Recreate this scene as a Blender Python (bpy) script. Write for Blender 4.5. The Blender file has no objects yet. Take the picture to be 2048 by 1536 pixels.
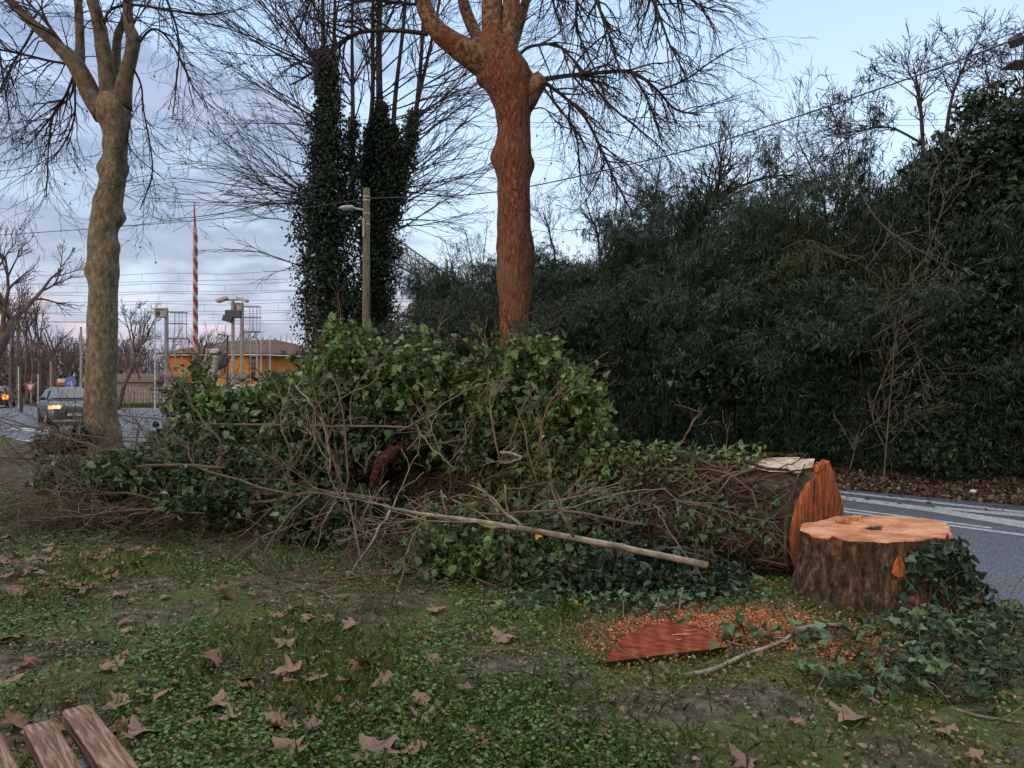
import bpy, math, random
import numpy as np
from mathutils import Vector, noise as mnoise

# ---------------------------------------------------------------- scene, camera, sky, sun, exposure
scene = bpy.context.scene
COL = scene.collection
random.seed(7)
NR = np.random.default_rng(11)
R = math.radians
CAM_H = 1.6
F = 1500.0          # focal length in photo pixels (photo 2048 x 1536, horizon at 768)

cam_d = bpy.data.cameras.new("camera")
cam_d.sensor_width = 36.0
cam_d.lens = 36.0 * F / 2048.0
cam_d.clip_start = 0.05
cam_d.clip_end = 3000.0
cam = bpy.data.objects.new("camera", cam_d)
cam.location = (0, 0, CAM_H)
cam.rotation_euler = (R(90), 0, 0)
COL.objects.link(cam)
scene.camera = cam

scene.view_settings.view_transform = 'Standard'
scene.view_settings.look = 'None'
scene.view_settings.gamma = 1
scene.view_settings.exposure = 1.05
scene.cycles.max_bounces = 6
scene.cycles.diffuse_bounces = 3
scene.cycles.glossy_bounces = 2
scene.cycles.transmission_bounces = 3
scene.cycles.transparent_max_bounces = 6
scene.cycles.caustics_reflective = False
scene.cycles.caustics_refractive = False

SUN_EL, SUN_AZ = R(14), R(215)      # low dusk glow from behind the camera's left shoulder
world = bpy.data.worlds.new("World")
scene.world = world
world.use_nodes = True
wt = world.node_tree
wt.nodes.clear()


def wn(kind, **kw):
    n = wt.nodes.new(kind)
    for k, v in kw.items():
        setattr(n, k, v)
    return n


def wramp(stops, interp='EASE'):
    n = wn('ShaderNodeValToRGB')
    n.color_ramp.interpolation = interp
    e = n.color_ramp.elements
    while len(e) < len(stops):
        e.new(0.5)
    for i, (p, c) in enumerate(stops):
        e[i].position = p
        e[i].color = (*c, 1) if len(c) == 3 else c
    return n


WL = wt.links.new
sky = wn('ShaderNodeTexSky', sky_type='NISHITA', sun_disc=False)
sky.sun_elevation = R(3)
sky.sun_rotation = SUN_AZ
sky.air_density = 1.2
sky.dust_density = 2.0
bg1 = wn('ShaderNodeBackground')
WL(sky.outputs[0], bg1.inputs[0])
bg1.inputs[1].default_value = 0.06
tc = wn('ShaderNodeTexCoord')
sep = wn('ShaderNodeSeparateXYZ')
WL(tc.outputs['Generated'], sep.inputs[0])
# dusk sky colour by elevation; unseen zenith brightened to light the lawn
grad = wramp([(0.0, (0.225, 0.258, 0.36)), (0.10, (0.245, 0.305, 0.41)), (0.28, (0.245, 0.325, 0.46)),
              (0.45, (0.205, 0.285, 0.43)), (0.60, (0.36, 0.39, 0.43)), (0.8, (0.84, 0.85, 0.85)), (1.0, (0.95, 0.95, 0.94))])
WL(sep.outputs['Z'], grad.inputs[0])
# broad evening cloud bank on the west (camera left)
mp = wn('ShaderNodeMapping')
mp.inputs['Scale'].default_value = (1.7, 1.7, 4.6)
mp.inputs['Location'].default_value = (0.35, 0.2, 0.15)
WL(tc.outputs['Generated'], mp.inputs[0])
nz = wn('ShaderNodeTexNoise')
nz.inputs['Scale'].default_value = 1.9
nz.inputs['Detail'].default_value = 7
nz.inputs['Roughness'].default_value = 0.52
nz.inputs['Distortion'].default_value = 0.25
WL(mp.outputs[0], nz.inputs['Vector'])
side = wn('ShaderNodeMapRange', interpolation_type='SMOOTHSTEP')
side.inputs['From Min'].default_value = 0.25
side.inputs['From Max'].default_value = -0.45
side.inputs['To Min'].default_value = -0.13
side.inputs['To Max'].default_value = 0.11
WL(sep.outputs['X'], side.inputs['Value'])
low = wn('ShaderNodeMapRange', interpolation_type='SMOOTHSTEP')
low.inputs['From Min'].default_value = 0.30
low.inputs['From Max'].default_value = 0.48
low.inputs['To Min'].default_value = 0.0
low.inputs['To Max'].default_value = -0.14
WL(sep.outputs['Z'], low.inputs['Value'])
a1 = wn('ShaderNodeMath', operation='ADD')
WL(nz.outputs['Fac'], a1.inputs[0]); WL(side.outputs[0], a1.inputs[1])
a2 = wn('ShaderNodeMath', operation='ADD')
WL(a1.outputs[0], a2.inputs[0]); WL(low.outputs[0], a2.inputs[1])
cm = wramp([(0.49, (0, 0, 0)), (0.60, (0.9, 0.9, 0.9))])
WL(a2.outputs[0], cm.inputs[0])
cc = wramp([(0.38, (0.185, 0.23, 0.34)), (0.5, (0.105, 0.14, 0.235)), (0.66, (0.16, 0.18, 0.28))])
nz2 = wn('ShaderNodeTexNoise')
nz2.inputs['Scale'].default_value = 4.5
nz2.inputs['Detail'].default_value = 6
WL(mp.outputs[0], nz2.inputs['Vector'])
WL(nz2.outputs['Fac'], cc.inputs[0])
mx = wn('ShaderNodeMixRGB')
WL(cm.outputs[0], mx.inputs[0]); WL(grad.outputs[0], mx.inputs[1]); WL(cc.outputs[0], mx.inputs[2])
# rose cloud tops close to the horizon
pk = wramp([(0.0, (0, 0, 0)), (0.03, (0.2, 0.2, 0.2)), (0.075, (1, 1, 1)), (0.13, (0, 0, 0))])
WL(sep.outputs['Z'], pk.inputs[0])
pn = wramp([(0.55, (0, 0, 0)), (0.66, (1, 1, 1))])
WL(nz2.outputs['Fac'], pn.inputs[0])
pm = wn('ShaderNodeMath', operation='MULTIPLY')
WL(pk.outputs[0], pm.inputs[0]); WL(pn.outputs[0], pm.inputs[1])
pm2 = wn('ShaderNodeMath', operation='MULTIPLY')
WL(pm.outputs[0], pm2.inputs[0]); pm2.inputs[1].default_value = 0.5
mx2 = wn('ShaderNodeMixRGB')
WL(pm2.outputs[0], mx2.inputs[0]); WL(mx.outputs[0], mx2.inputs[1])
mx2.inputs[2].default_value = (0.44, 0.30, 0.35, 1)
back = wn('ShaderNodeMapRange', interpolation_type='SMOOTHSTEP')  # unseen sky behind the camera darkened to deepen shade on the thicket
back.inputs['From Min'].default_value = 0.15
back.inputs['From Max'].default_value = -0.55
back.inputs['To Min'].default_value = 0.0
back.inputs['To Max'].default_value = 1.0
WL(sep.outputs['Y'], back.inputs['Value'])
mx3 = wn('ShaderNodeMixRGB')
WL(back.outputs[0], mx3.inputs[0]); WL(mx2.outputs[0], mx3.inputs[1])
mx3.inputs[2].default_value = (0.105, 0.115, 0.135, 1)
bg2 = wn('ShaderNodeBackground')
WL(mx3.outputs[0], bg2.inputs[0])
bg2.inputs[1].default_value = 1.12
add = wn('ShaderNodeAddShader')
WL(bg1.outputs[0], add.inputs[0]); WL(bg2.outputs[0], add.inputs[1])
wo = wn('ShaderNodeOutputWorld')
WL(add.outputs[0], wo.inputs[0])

sl = bpy.data.lights.new("sun", 'SUN')
sl.energy = 0.5
sl.angle = R(20)
sl.color = (1.0, 0.86, 0.74)
so = bpy.data.objects.new("sun", sl)
so.rotation_euler = (R(90) - SUN_EL, 0, -SUN_AZ + math.pi)
so.location = (0, -5, 20)
COL.objects.link(so)

# ---------------------------------------------------------------- helpers: pixels to places, meshes, objects
ND = np.array((-0.735, 0.678))      # the road's run (away and to the left)
NN = np.array((0.678, 0.735))       # across the road, away from the camera


def P(px, py, d):
    return ((px - 1024) / F * d, d, CAM_H - (py - 768) / F * d)


def G(px, py, z=0.0):
    d = (CAM_H - z) * F / (py - 768)
    return ((px - 1024) / F * d, d, z)


def road(n, s, z=0.0):
    return (NN[0] * n + ND[0] * s, NN[1] * n + ND[1] * s, z)


def vnoise(x, y, seed=0):
    """vectorised value noise in 0..1"""
    xi = np.floor(x).astype(np.int64); yi = np.floor(y).astype(np.int64)
    xf = x - xi; yf = y - yi

    def h(a, b):
        n = (a * 374761393 + b * 668265263 + seed * 974634777) & 0xFFFFFFFF
        n = ((n ^ (n >> 13)) * 1274126177) & 0xFFFFFFFF
        return ((n ^ (n >> 16)) & 0xFFFF) / 65535.0
    u = xf * xf * (3 - 2 * xf); v = yf * yf * (3 - 2 * yf)
    return (h(xi, yi) * (1 - u) + h(xi + 1, yi) * u) * (1 - v) + (h(xi, yi + 1) * (1 - u) + h(xi + 1, yi + 1) * u) * v


def fnoise(x, y, seed=0):
    return (vnoise(x, y, seed) * 0.55 + vnoise(x * 2.1, y * 2.1, seed + 1) * 0.3 + vnoise(x * 4.3, y * 4.3, seed + 2) * 0.15)


def nrm(a):
    return a / np.maximum(np.linalg.norm(a, axis=-1, keepdims=True), 1e-9)


def raw_mesh(name, V, faces, smooth=True):
    V = np.asarray(V, dtype=np.float32).reshape(-1, 3)
    me = bpy.data.meshes.new(name)
    me.vertices.add(len(V))
    me.vertices.foreach_set('co', V.ravel())
    flat, starts, pos = [], [], 0
    for f in faces:
        f = np.asarray(f, dtype=np.int32)
        if f.ndim == 1:
            f = f[None, :]
        if f.size == 0:
            continue
        flat.append(f.ravel())
        starts.append(pos + np.arange(len(f), dtype=np.int32) * f.shape[1])
        pos += f.size
    flat = np.concatenate(flat); starts = np.concatenate(starts)
    me.loops.add(len(flat)); me.loops.foreach_set('vertex_index', flat)
    me.polygons.add(len(starts)); me.polygons.foreach_set('loop_start', starts.astype(np.int32))
    me.update(calc_edges=True)
    me.polygons.foreach_set('use_smooth', np.full(len(starts), smooth, dtype=bool))
    me.update()
    return me


def tag(o, label=None, cat=None, group=None, kind=None):
    if label: o['label'] = label
    if cat: o['category'] = cat
    if group: o['group'] = group
    if kind: o['kind'] = kind
    return o


def link(name, me, m, parent=None, loc=None):
    o = bpy.data.objects.new(name, me)
    if m is not None:
        me.materials.append(m)
    COL.objects.link(o)
    if parent is not None:
        o.parent = parent
        # meshes are built in world coordinates; things' Empties stand at their base without rotation
        o.location = -Vector(parent_world(parent)) if loc is None else loc
    elif loc is not None:
        o.location = loc
    return o


def parent_world(p):
    v = Vector(p.location)
    while p.parent is not None:
        p = p.parent
        v += Vector(p.location)
    return v


def empty(name, loc, label, cat, group=None):
    o = bpy.data.objects.new(name, None)
    o.location = loc
    o.empty_display_size = 0.1
    COL.objects.link(o)
    return tag(o, label, cat, group)


def children(o):
    return list(o.children)


def copy_thing(o, loc, rotz=0.0, scale=None, label=None):
    r = o.copy(); COL.objects.link(r)
    r.location = loc; r.rotation_euler = (0, 0, rotz)
    if scale: r.scale = scale
    if label: r['label'] = label
    for ch in children(o):
        c = ch.copy(); COL.objects.link(c); c.parent = r
        for g in children(ch):
            d = g.copy(); COL.objects.link(d); d.parent = c
    return r


class MB:
    """collects boxes, tubes and polygons and links them as ONE mesh object"""
    def __init__(self):
        self.v, self.f, self.n, self.t = [], [], 0, {}

    def add(self, V, faces):
        V = np.asarray(V, dtype=float).reshape(-1, 3)
        for f in faces:
            f = np.asarray(f, dtype=np.int64)
            if f.ndim == 1:
                f = f[None, :]
            self.f.append(f + self.n)
        self.v.append(V); self.n += len(V)
        return self

    def box(self, c, s, rz=0.0, rx=0.0, ry=0.0, bev=0.0):
        x, y, z = s[0] / 2, s[1] / 2, s[2] / 2
        V = np.array([(a * x, b * y, e * z) for e in (-1, 1) for b in (-1, 1) for a in (-1, 1)])
        fs = [(0, 2, 3, 1), (4, 5, 7, 6), (0, 1, 5, 4), (2, 6, 7, 3), (0, 4, 6, 2), (1, 3, 7, 5)]
        if bev > 0:
            V2, f2 = [], []
            b = min(bev, x * .9, y * .9, z * .9)
            idx = {}
            for i, p in enumerate(V):
                sg = np.sign(p)
                for ax in range(3):
                    q = p - sg * b
                    q[ax] = p[ax]
                    idx[(i, ax)] = len(V2); V2.append(q)
            axs = [2, 2, 1, 1, 0, 0]
            for f, ax in zip(fs, axs):
                f2.append([idx[(i, ax)] for i in f])
            ed = {}
            for f, ax in zip(fs, axs):
                for k in range(4):
                    a, b2 = f[k], f[(k + 1) % 4]
                    ed.setdefault((min(a, b2), max(a, b2)), []).append((a, b2, ax))
            for (a, b2), l in ed.items():
                (p0, q0, ax0), (p1, q1, ax1) = l
                f2.append([idx[(q0, ax0)], idx[(p0, ax0)], idx[(p0, ax1)], idx[(q0, ax1)]])
            for i in range(8):
                f2.append([idx[(i, 0)], idx[(i, 1)], idx[(i, 2)]])
            V, fs = np.array(V2), f2
        if rx:
            c_, s_ = math.cos(rx), math.sin(rx)
            V = V @ np.array([(1, 0, 0), (0, c_, s_), (0, -s_, c_)])
        if ry:
            c_, s_ = math.cos(ry), math.sin(ry)
            V = V @ np.array([(c_, 0, -s_), (0, 1, 0), (s_, 0, c_)])
        if rz:
            c_, s_ = math.cos(rz), math.sin(rz)
            V = V @ np.array([(c_, s_, 0), (-s_, c_, 0), (0, 0, 1)])
        return self.add(V + np.array(c), fs)

    def tube(self, pts, rad, sides=5, cap=True):
        self.t.setdefault((len(pts), sides, cap), []).append((pts, rad if hasattr(rad, '__len__') else [rad] * len(pts)))
        return self

    def bar(self, a, b, r, sides=6):
        return self.tube([a, b], [r, r], sides)

    def lathe(self, prof, c=(0, 0, 0), sides=16):
        """prof: (radius, z) list"""
        a = np.arange(sides) * 2 * math.pi / sides
        V = np.concatenate([np.stack([r * np.cos(a), r * np.sin(a), np.full(sides, z)], 1) for r, z in prof]) + np.array(c)
        i = np.arange(sides); j = (i + 1) % sides
        fs = [np.stack([k * sides + i, k * sides + j, (k + 1) * sides + j, (k + 1) * sides + i], 1) for k in range(len(prof) - 1)]
        fs.append(np.arange(sides)[::-1]); fs.append(np.arange(sides) + (len(prof) - 1) * sides)
        return self.add(V, fs)

    def flush(self):
        for (n, s, cap), l in self.t.items():
            Pt = np.array([a for a, _ in l], dtype=float)
            Rd = np.array([b for _, b in l], dtype=float)
            T = len(l)
            tan = np.empty_like(Pt)
            tan[:, 0] = Pt[:, 1] - Pt[:, 0]; tan[:, -1] = Pt[:, -1] - Pt[:, -2]
            if n > 2:
                tan[:, 1:-1] = Pt[:, 2:] - Pt[:, :-2]
            tan = nrm(tan)
            ov = np.abs(nrm(tan.mean(1)))
            ref = np.eye(3)[np.argmin(ov, 1)][:, None, :]
            u = nrm(np.cross(tan, ref)); v = np.cross(tan, u)
            a = np.arange(s) * 2 * math.pi / s
            V = Pt[:, :, None, :] + Rd[:, :, None, None] * (np.cos(a)[None, None, :, None] * u[:, :, None, :] + np.sin(a)[None, None, :, None] * v[:, :, None, :])
            i = np.arange(s); j = (i + 1) % s
            q = np.concatenate([np.stack([k * s + i, k * s + j, (k + 1) * s + j, (k + 1) * s + i], 1) for k in range(n - 1)])
            off = (np.arange(T) * n * s)[:, None, None]
            fs = [(q[None] + off).reshape(-1, 4)]
            if cap:
                fs.append((i[::-1][None, None] + off).reshape(-1, s))
                fs.append(((i + (n - 1) * s)[None, None] + off).reshape(-1, s))
            self.add(V.reshape(-1, 3), fs)
        self.t = {}

    def mesh(self, name, smooth=True):
        self.flush()
        return raw_mesh(name, np.concatenate(self.v), self.f, smooth)

    def build(self, name, m, parent=None, smooth=False, loc=None):
        return link(name, self.mesh(name, smooth), m, parent, loc)


# ---------------------------------------------------------------- materials
def material(name, stops, scale=5.0, rough=0.85, bump=0.0, bscale=None, detail=5, stretch=(1, 1, 1), island=0.0, spec=0.3,
             metal=0.0, trans=0.0, second=None, squeeze=0.62, distort=0.0):
    m = bpy.data.materials.new(name); m.use_nodes = True
    t = m.node_tree; N = t.nodes; L = t.links.new
    b = N['Principled BSDF']
    b.inputs['Roughness'].default_value = rough
    b.inputs['Metallic'].default_value = metal
    b.inputs['Specular IOR Level'].default_value = spec
    tcn = N.new('ShaderNodeTexCoord'); mpn = N.new('ShaderNodeMapping')
    mpn.inputs['Scale'].default_value = stretch
    L(tcn.outputs['Object'], mpn.inputs[0])
    n1 = N.new('ShaderNodeTexNoise')
    n1.inputs['Scale'].default_value = scale; n1.inputs['Detail'].default_value = detail
    n1.inputs['Roughness'].default_value = 0.6; n1.inputs['Distortion'].default_value = distort
    L(mpn.outputs[0], n1.inputs['Vector'])
    fac = n1.outputs['Fac']
    if island > 0:
        g = N.new('ShaderNodeNewGeometry')
        mm = N.new('ShaderNodeMixRGB'); mm.inputs[0].default_value = island
        L(fac, mm.inputs[1]); L(g.outputs['Random Per Island'], mm.inputs[2])
        fac = mm.outputs[0]
    cr = N.new('ShaderNodeValToRGB'); e = cr.color_ramp.elements
    while len(e) < len(stops):
        e.new(0.5)
    for i, (p, c) in enumerate(stops):
        e[i].position = p if island > 0 else 0.5 + (p - 0.5) * squeeze
        e[i].color = (*c, 1)
    L(fac, cr.inputs[0])
    colr = cr.outputs[0]
    if second:
        sc2, st2, (lo, hi), c2, str2 = second
        mp2 = N.new('ShaderNodeMapping'); mp2.inputs['Scale'].default_value = st2
        L(tcn.outputs['Object'], mp2.inputs[0])
        n2 = N.new('ShaderNodeTexNoise'); n2.inputs['Scale'].default_value = sc2; n2.inputs['Detail'].default_value = 6
        L(mp2.outputs[0], n2.inputs['Vector'])
        r2 = N.new('ShaderNodeMapRange'); r2.inputs['From Min'].default_value = lo; r2.inputs['From Max'].default_value = hi
        r2.inputs['To Max'].default_value = str2
        L(n2.outputs['Fac'], r2.inputs['Value'])
        m2 = N.new('ShaderNodeMixRGB'); m2.inputs[2].default_value = (*c2, 1)
        L(r2.outputs[0], m2.inputs[0]); L(colr, m2.inputs[1])
        colr = m2.outputs[0]
    L(colr, b.inputs['Base Color'])
    if bump > 0:
        n3 = N.new('ShaderNodeTexNoise'); n3.inputs['Scale'].default_value = bscale or scale * 3; n3.inputs['Detail'].default_value = 6
        L(mpn.outputs[0], n3.inputs['Vector'])
        bp = N.new('ShaderNodeBump'); bp.inputs['Strength'].default_value = bump; bp.inputs['Distance'].default_value = 0.05
        L(n3.outputs['Fac'], bp.inputs['Height']); L(bp.outputs[0], b.inputs['Normal'])
    if trans > 0:
        tr = N.new('ShaderNodeBsdfTranslucent'); L(colr, tr.inputs[0])
        ms = N.new('ShaderNodeMixShader'); ms.inputs[0].default_value = trans
        L(b.outputs[0], ms.inputs[1]); L(tr.outputs[0], ms.inputs[2])
        L(ms.outputs[0], N['Material Output'].inputs[0])
    return m


def plain(name, c, rough=0.7, metal=0.0, var=0.12, scale=6, spec=0.4):
    lo = tuple(x * (1 - var) for x in c); hi = tuple(min(1, x * (1 + var)) for x in c)
    return material(name, [(0.3, lo), (0.7, hi)], scale=scale, rough=rough, metal=metal, spec=spec)


def glow(name, c, s):
    m = bpy.data.materials.new(name); m.use_nodes = True
    b = m.node_tree.nodes['Principled BSDF']
    b.inputs['Base Color'].default_value = (*c, 1)
    b.inputs['Emission Color'].default_value = (*c, 1)
    b.inputs['Emission Strength'].default_value = s
    return m


M = {}
M['soil'] = material('soil', [(0.30, (0.040, 0.029, 0.023)), (0.5, (0.092, 0.068, 0.053)), (0.7, (0.165, 0.127, 0.104))], scale=9, rough=0.95, bump=0.8, bscale=30,
                     second=(1.3, (1, 1, 1), (0.42, 0.58), (0.075, 0.098, 0.024), 0.85))
M['far_ground'] = material('far ground', [(0.3, (0.05, 0.055, 0.03)), (0.7, (0.09, 0.085, 0.05))], scale=0.6, rough=0.95, bump=0.3)
M['verge'] = material('verge soil', [(0.3, (0.030, 0.022, 0.016)), (0.55, (0.065, 0.045, 0.030)), (0.75, (0.10, 0.075, 0.05))], scale=8, rough=0.95, bump=0.8, bscale=30,
                      second=(1.6, (1, 1, 1), (0.5, 0.62), (0.045, 0.065, 0.018), 0.8))
M['asphalt'] = material('asphalt', [(0.25, (0.058, 0.068, 0.095)), (0.5, (0.088, 0.102, 0.138)), (0.75, (0.20, 0.225, 0.275))], scale=60, squeeze=0.3, rough=0.62, bump=0.35, bscale=180, spec=0.35,  # blue of the reflected sky is mixed into the base colour
                        second=(0.5, (1, 1, 1), (0.45, 0.7), (0.10, 0.10, 0.12), 0.6))
M['paint'] = material('road paint', [(0.22, (0.16, 0.17, 0.20)), (0.40, (0.34, 0.36, 0.40)), (0.6, (0.52, 0.54, 0.58))], scale=26, rough=0.6)
M['kerb'] = plain('kerb stone', (0.20, 0.19, 0.18), 0.9)
M['grass'] = material('grass blade', [(0.15, (0.050, 0.095, 0.016)), (0.5, (0.11, 0.18, 0.030)), (0.85, (0.21, 0.26, 0.075))], island=0.8, rough=0.55, trans=0.25)
M['clover'] = material('clover leaf', [(0.15, (0.031, 0.068, 0.016)), (0.5, (0.074, 0.136, 0.034)), (0.85, (0.165, 0.245, 0.074))], island=0.75, rough=0.5, trans=0.2)
M['moss'] = material('moss', [(0.2, (0.10, 0.115, 0.014)), (0.8, (0.24, 0.245, 0.034))], island=0.7, rough=0.9)
M['dead_leaf'] = material('dry leaf', [(0.2, (0.13, 0.068, 0.050)), (0.55, (0.26, 0.158, 0.125)), (0.85, (0.40, 0.265, 0.22))], scale=2.0, island=0.55, rough=0.75, trans=0.1,
                          second=(14, (1, 1, 1), (0.52, 0.75), (0.14, 0.07, 0.045), 0.6))
M['dead_leaf_dark'] = material('dry brown leaf', [(0.2, (0.13, 0.065, 0.042)), (0.8, (0.25, 0.13, 0.09))], scale=3, island=0.5, rough=0.8, second=(14, (1, 1, 1), (0.5, 0.7), (0.09, 0.045, 0.03), 0.6))
M['yellow_leaf'] = material('yellow leaf', [(0.2, (0.50, 0.30, 0.03)), (0.8, (0.68, 0.46, 0.06))], scale=6, rough=0.6)
M['litter'] = material('leaf litter', [(0.1, (0.050, 0.030, 0.020)), (0.5, (0.12, 0.078, 0.055)), (0.9, (0.26, 0.18, 0.14))], island=0.9, rough=0.85)
M['plane_bark'] = material('plane bark', [(0.10, (0.080, 0.062, 0.042)), (0.42, (0.170, 0.136, 0.094)), (0.60, (0.235, 0.192, 0.135)), (0.85, (0.34, 0.29, 0.21))], scale=12, rough=0.9, bump=0.6, bscale=14, stretch=(1, 1, 0.6),
                           second=(24, (1, 1, 0.5), (0.58, 0.70), (0.34, 0.31, 0.23), 0.6))
M['red_bark'] = material('reddish bark', [(0.22, (0.050, 0.020, 0.014)), (0.42, (0.140, 0.055, 0.036)), (0.58, (0.210, 0.087, 0.056)), (0.80, (0.36, 0.18, 0.125))], scale=22, rough=0.95, bump=1.0, bscale=22, stretch=(1, 1, 0.30), spec=0.1, detail=8, distort=0.8,
                         second=(2.0, (1, 1, 0.35), (0.47, 0.62), (0.17, 0.115, 0.075), 0.85))
M['red_limb'] = material('orange limb bark', [(0.36, (0.10, 0.058, 0.038)), (0.5, (0.20, 0.115, 0.075)), (0.66, (0.32, 0.20, 0.135))], scale=10, rough=0.9, bump=0.6, bscale=16, spec=0.1, second=(1.6, (1, 1, 1), (0.5, 0.62), (0.24, 0.085, 0.045), 0.8))
M['limb'] = material('plane limb bark', [(0.2, (0.075, 0.057, 0.040)), (0.55, (0.145, 0.115, 0.082)), (0.8, (0.22, 0.18, 0.135))], scale=6, rough=0.9, bump=0.4)
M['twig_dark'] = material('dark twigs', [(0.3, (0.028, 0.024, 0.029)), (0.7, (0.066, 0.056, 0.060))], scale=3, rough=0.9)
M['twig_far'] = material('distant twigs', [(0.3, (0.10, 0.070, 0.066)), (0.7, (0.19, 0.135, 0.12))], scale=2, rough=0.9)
M['branch'] = material('cut branch bark', [(0.20, (0.060, 0.040, 0.032)), (0.5, (0.135, 0.092, 0.074)), (0.8, (0.27, 0.195, 0.16))], scale=5, rough=0.85, bump=0.3, island=0.35)
M['pale_branch'] = material('pale pole bark', [(0.3, (0.15, 0.125, 0.10)), (0.55, (0.27, 0.23, 0.18)), (0.75, (0.38, 0.33, 0.27))], scale=9, rough=0.8, bump=0.3, stretch=(1, 1, 1))
M['log_bark'] = material('felled trunk bark', [(0.3, (0.026, 0.017, 0.012)), (0.5, (0.062, 0.042, 0.029)), (0.7, (0.115, 0.082, 0.055))], scale=9, rough=0.95, bump=1.0, bscale=18,
                         second=(3.2, (1, 1, 1), (0.55, 0.68), (0.05, 0.06, 0.018), 0.7))
M['stump_bark'] = material('stump bark', [(0.22, (0.022, 0.013, 0.008)), (0.46, (0.072, 0.046, 0.030)), (0.62, (0.13, 0.085, 0.057)), (0.82, (0.26, 0.18, 0.13))], scale=24, rough=0.95, bump=1.0, bscale=48, detail=9, stretch=(1, 1, 0.32),
                           second=(4.0, (1, 1, 0.5), (0.56, 0.66), (0.20, 0.070, 0.035), 0.8))
M['vine_stem'] = material('ivy stem', [(0.15, (0.026, 0.017, 0.012)), (0.55, (0.068, 0.046, 0.032)), (0.9, (0.16, 0.115, 0.082))], island=0.6, rough=0.9)


def wood(name, c_lo, c_mid, c_hi, wave=16.0, rings=True, center=(0, 0, 0), stretch=(1, 1, 1)):
    m = bpy.data.materials.new(name); m.use_nodes = True
    t = m.node_tree; N = t.nodes; L = t.links.new
    b = N['Principled BSDF']; b.inputs['Roughness'].default_value = 0.85; b.inputs['Specular IOR Level'].default_value = 0.2
    tcn = N.new('ShaderNodeTexCoord'); mpn = N.new('ShaderNodeMapping')
    mpn.inputs['Location'].default_value = tuple(-c for c in center)
    L(tcn.outputs['Object'], mpn.inputs[0])
    w = N.new('ShaderNodeTexWave')
    w.wave_type = 'RINGS' if rings else 'BANDS'
    if rings:
        w.rings_direction = 'SPHERICAL'
    else:
        w.bands_direction = 'X'
    w.inputs['Scale'].default_value = wave; w.inputs['Distortion'].default_value = 9.0; w.inputs['Detail'].default_value = 3
    w.inputs['Detail Scale'].default_value = 1.4
    L(mpn.outputs[0], w.inputs['Vector'])
    n = N.new('ShaderNodeTexNoise'); n.inputs['Scale'].default_value = 5; n.inputs['Detail'].default_value = 7
    mp2 = N.new('ShaderNodeMapping'); mp2.inputs['Scale'].default_value = stretch
    L(tcn.outputs['Object'], mp2.inputs[0]); L(mp2.outputs[0], n.inputs['Vector'])
    mm = N.new('ShaderNodeMixRGB'); mm.inputs[0].default_value = 0.86
    L(w.outputs['Fac'], mm.inputs[1]); L(n.outputs['Fac'], mm.inputs[2])
    cr = N.new('ShaderNodeValToRGB'); e = cr.color_ramp.elements
    e.new(0.5)
    for i, (p, c) in enumerate([(0.34, c_lo), (0.5, c_mid), (0.66, c_hi)]):
        e[i].position = p; e[i].color = (*c, 1)
    L(mm.outputs[0], cr.inputs[0]); L(cr.outputs[0], b.inputs['Base Color'])
    bp = N.new('ShaderNodeBump'); bp.inputs['Strength'].default_value = 0.5; bp.inputs['Distance'].default_value = 0.01
    L(mm.outputs[0], bp.inputs['Height']); L(bp.outputs[0], b.inputs['Normal'])
    return m


M['fresh_wood'] = wood('fresh sawn wood', (0.34, 0.120, 0.058), (0.52, 0.225, 0.118), (0.66, 0.37, 0.23), wave=9, stretch=(1, 1, 1))
M['red_wood'] = wood('split red wood', (0.125, 0.026, 0.013), (0.205, 0.045, 0.022), (0.30, 0.080, 0.038), wave=3, rings=False, stretch=(1.2, 11, 11))
M['face_wood'] = wood('sawn trunk end', (0.22, 0.060, 0.022), (0.40, 0.112, 0.039), (0.54, 0.19, 0.075), wave=5, rings=False, stretch=(6, 6, 0.7))
M['torn'] = material('torn red wood', [(0.3, (0.035, 0.014, 0.009)), (0.55, (0.11, 0.038, 0.022)), (0.8, (0.20, 0.080, 0.046))], scale=22, rough=0.95, bump=1.0)
M['scrape'] = material('scraped bark', [(0.3, (0.09, 0.035, 0.022)), (0.55, (0.19, 0.075, 0.045)), (0.75, (0.30, 0.14, 0.085))], scale=18, rough=0.9, bump=0.8, stretch=(1, 1, 0.4))
M['pale_wood'] = material('stripped sapwood', [(0.3, (0.25, 0.17, 0.11)), (0.5, (0.52, 0.42, 0.33)), (0.7, (0.68, 0.60, 0.50))], scale=12, rough=0.8, bump=0.5)
M['sawdust'] = material('sawdust', [(0.1, (0.34, 0.095, 0.040)), (0.5, (0.50, 0.17, 0.078)), (0.9, (0.66, 0.31, 0.16))], island=0.9, rough=0.9)
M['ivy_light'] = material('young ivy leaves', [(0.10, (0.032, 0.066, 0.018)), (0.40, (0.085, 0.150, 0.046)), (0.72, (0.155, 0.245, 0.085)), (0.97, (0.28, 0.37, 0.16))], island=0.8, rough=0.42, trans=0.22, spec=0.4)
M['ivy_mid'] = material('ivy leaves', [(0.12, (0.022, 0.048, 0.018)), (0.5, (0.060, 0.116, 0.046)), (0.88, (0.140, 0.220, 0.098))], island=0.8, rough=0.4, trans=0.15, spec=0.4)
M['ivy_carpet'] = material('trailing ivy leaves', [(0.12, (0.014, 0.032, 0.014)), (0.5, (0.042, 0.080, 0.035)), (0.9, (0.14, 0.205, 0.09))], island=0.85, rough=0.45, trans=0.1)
M['ivy_dark'] = material('dark ivy leaves', [(0.12, (0.010, 0.022, 0.012)), (0.5, (0.021, 0.045, 0.025)), (0.88, (0.045, 0.080, 0.046))], island=0.8, rough=0.38, trans=0.1, spec=0.4)
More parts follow.
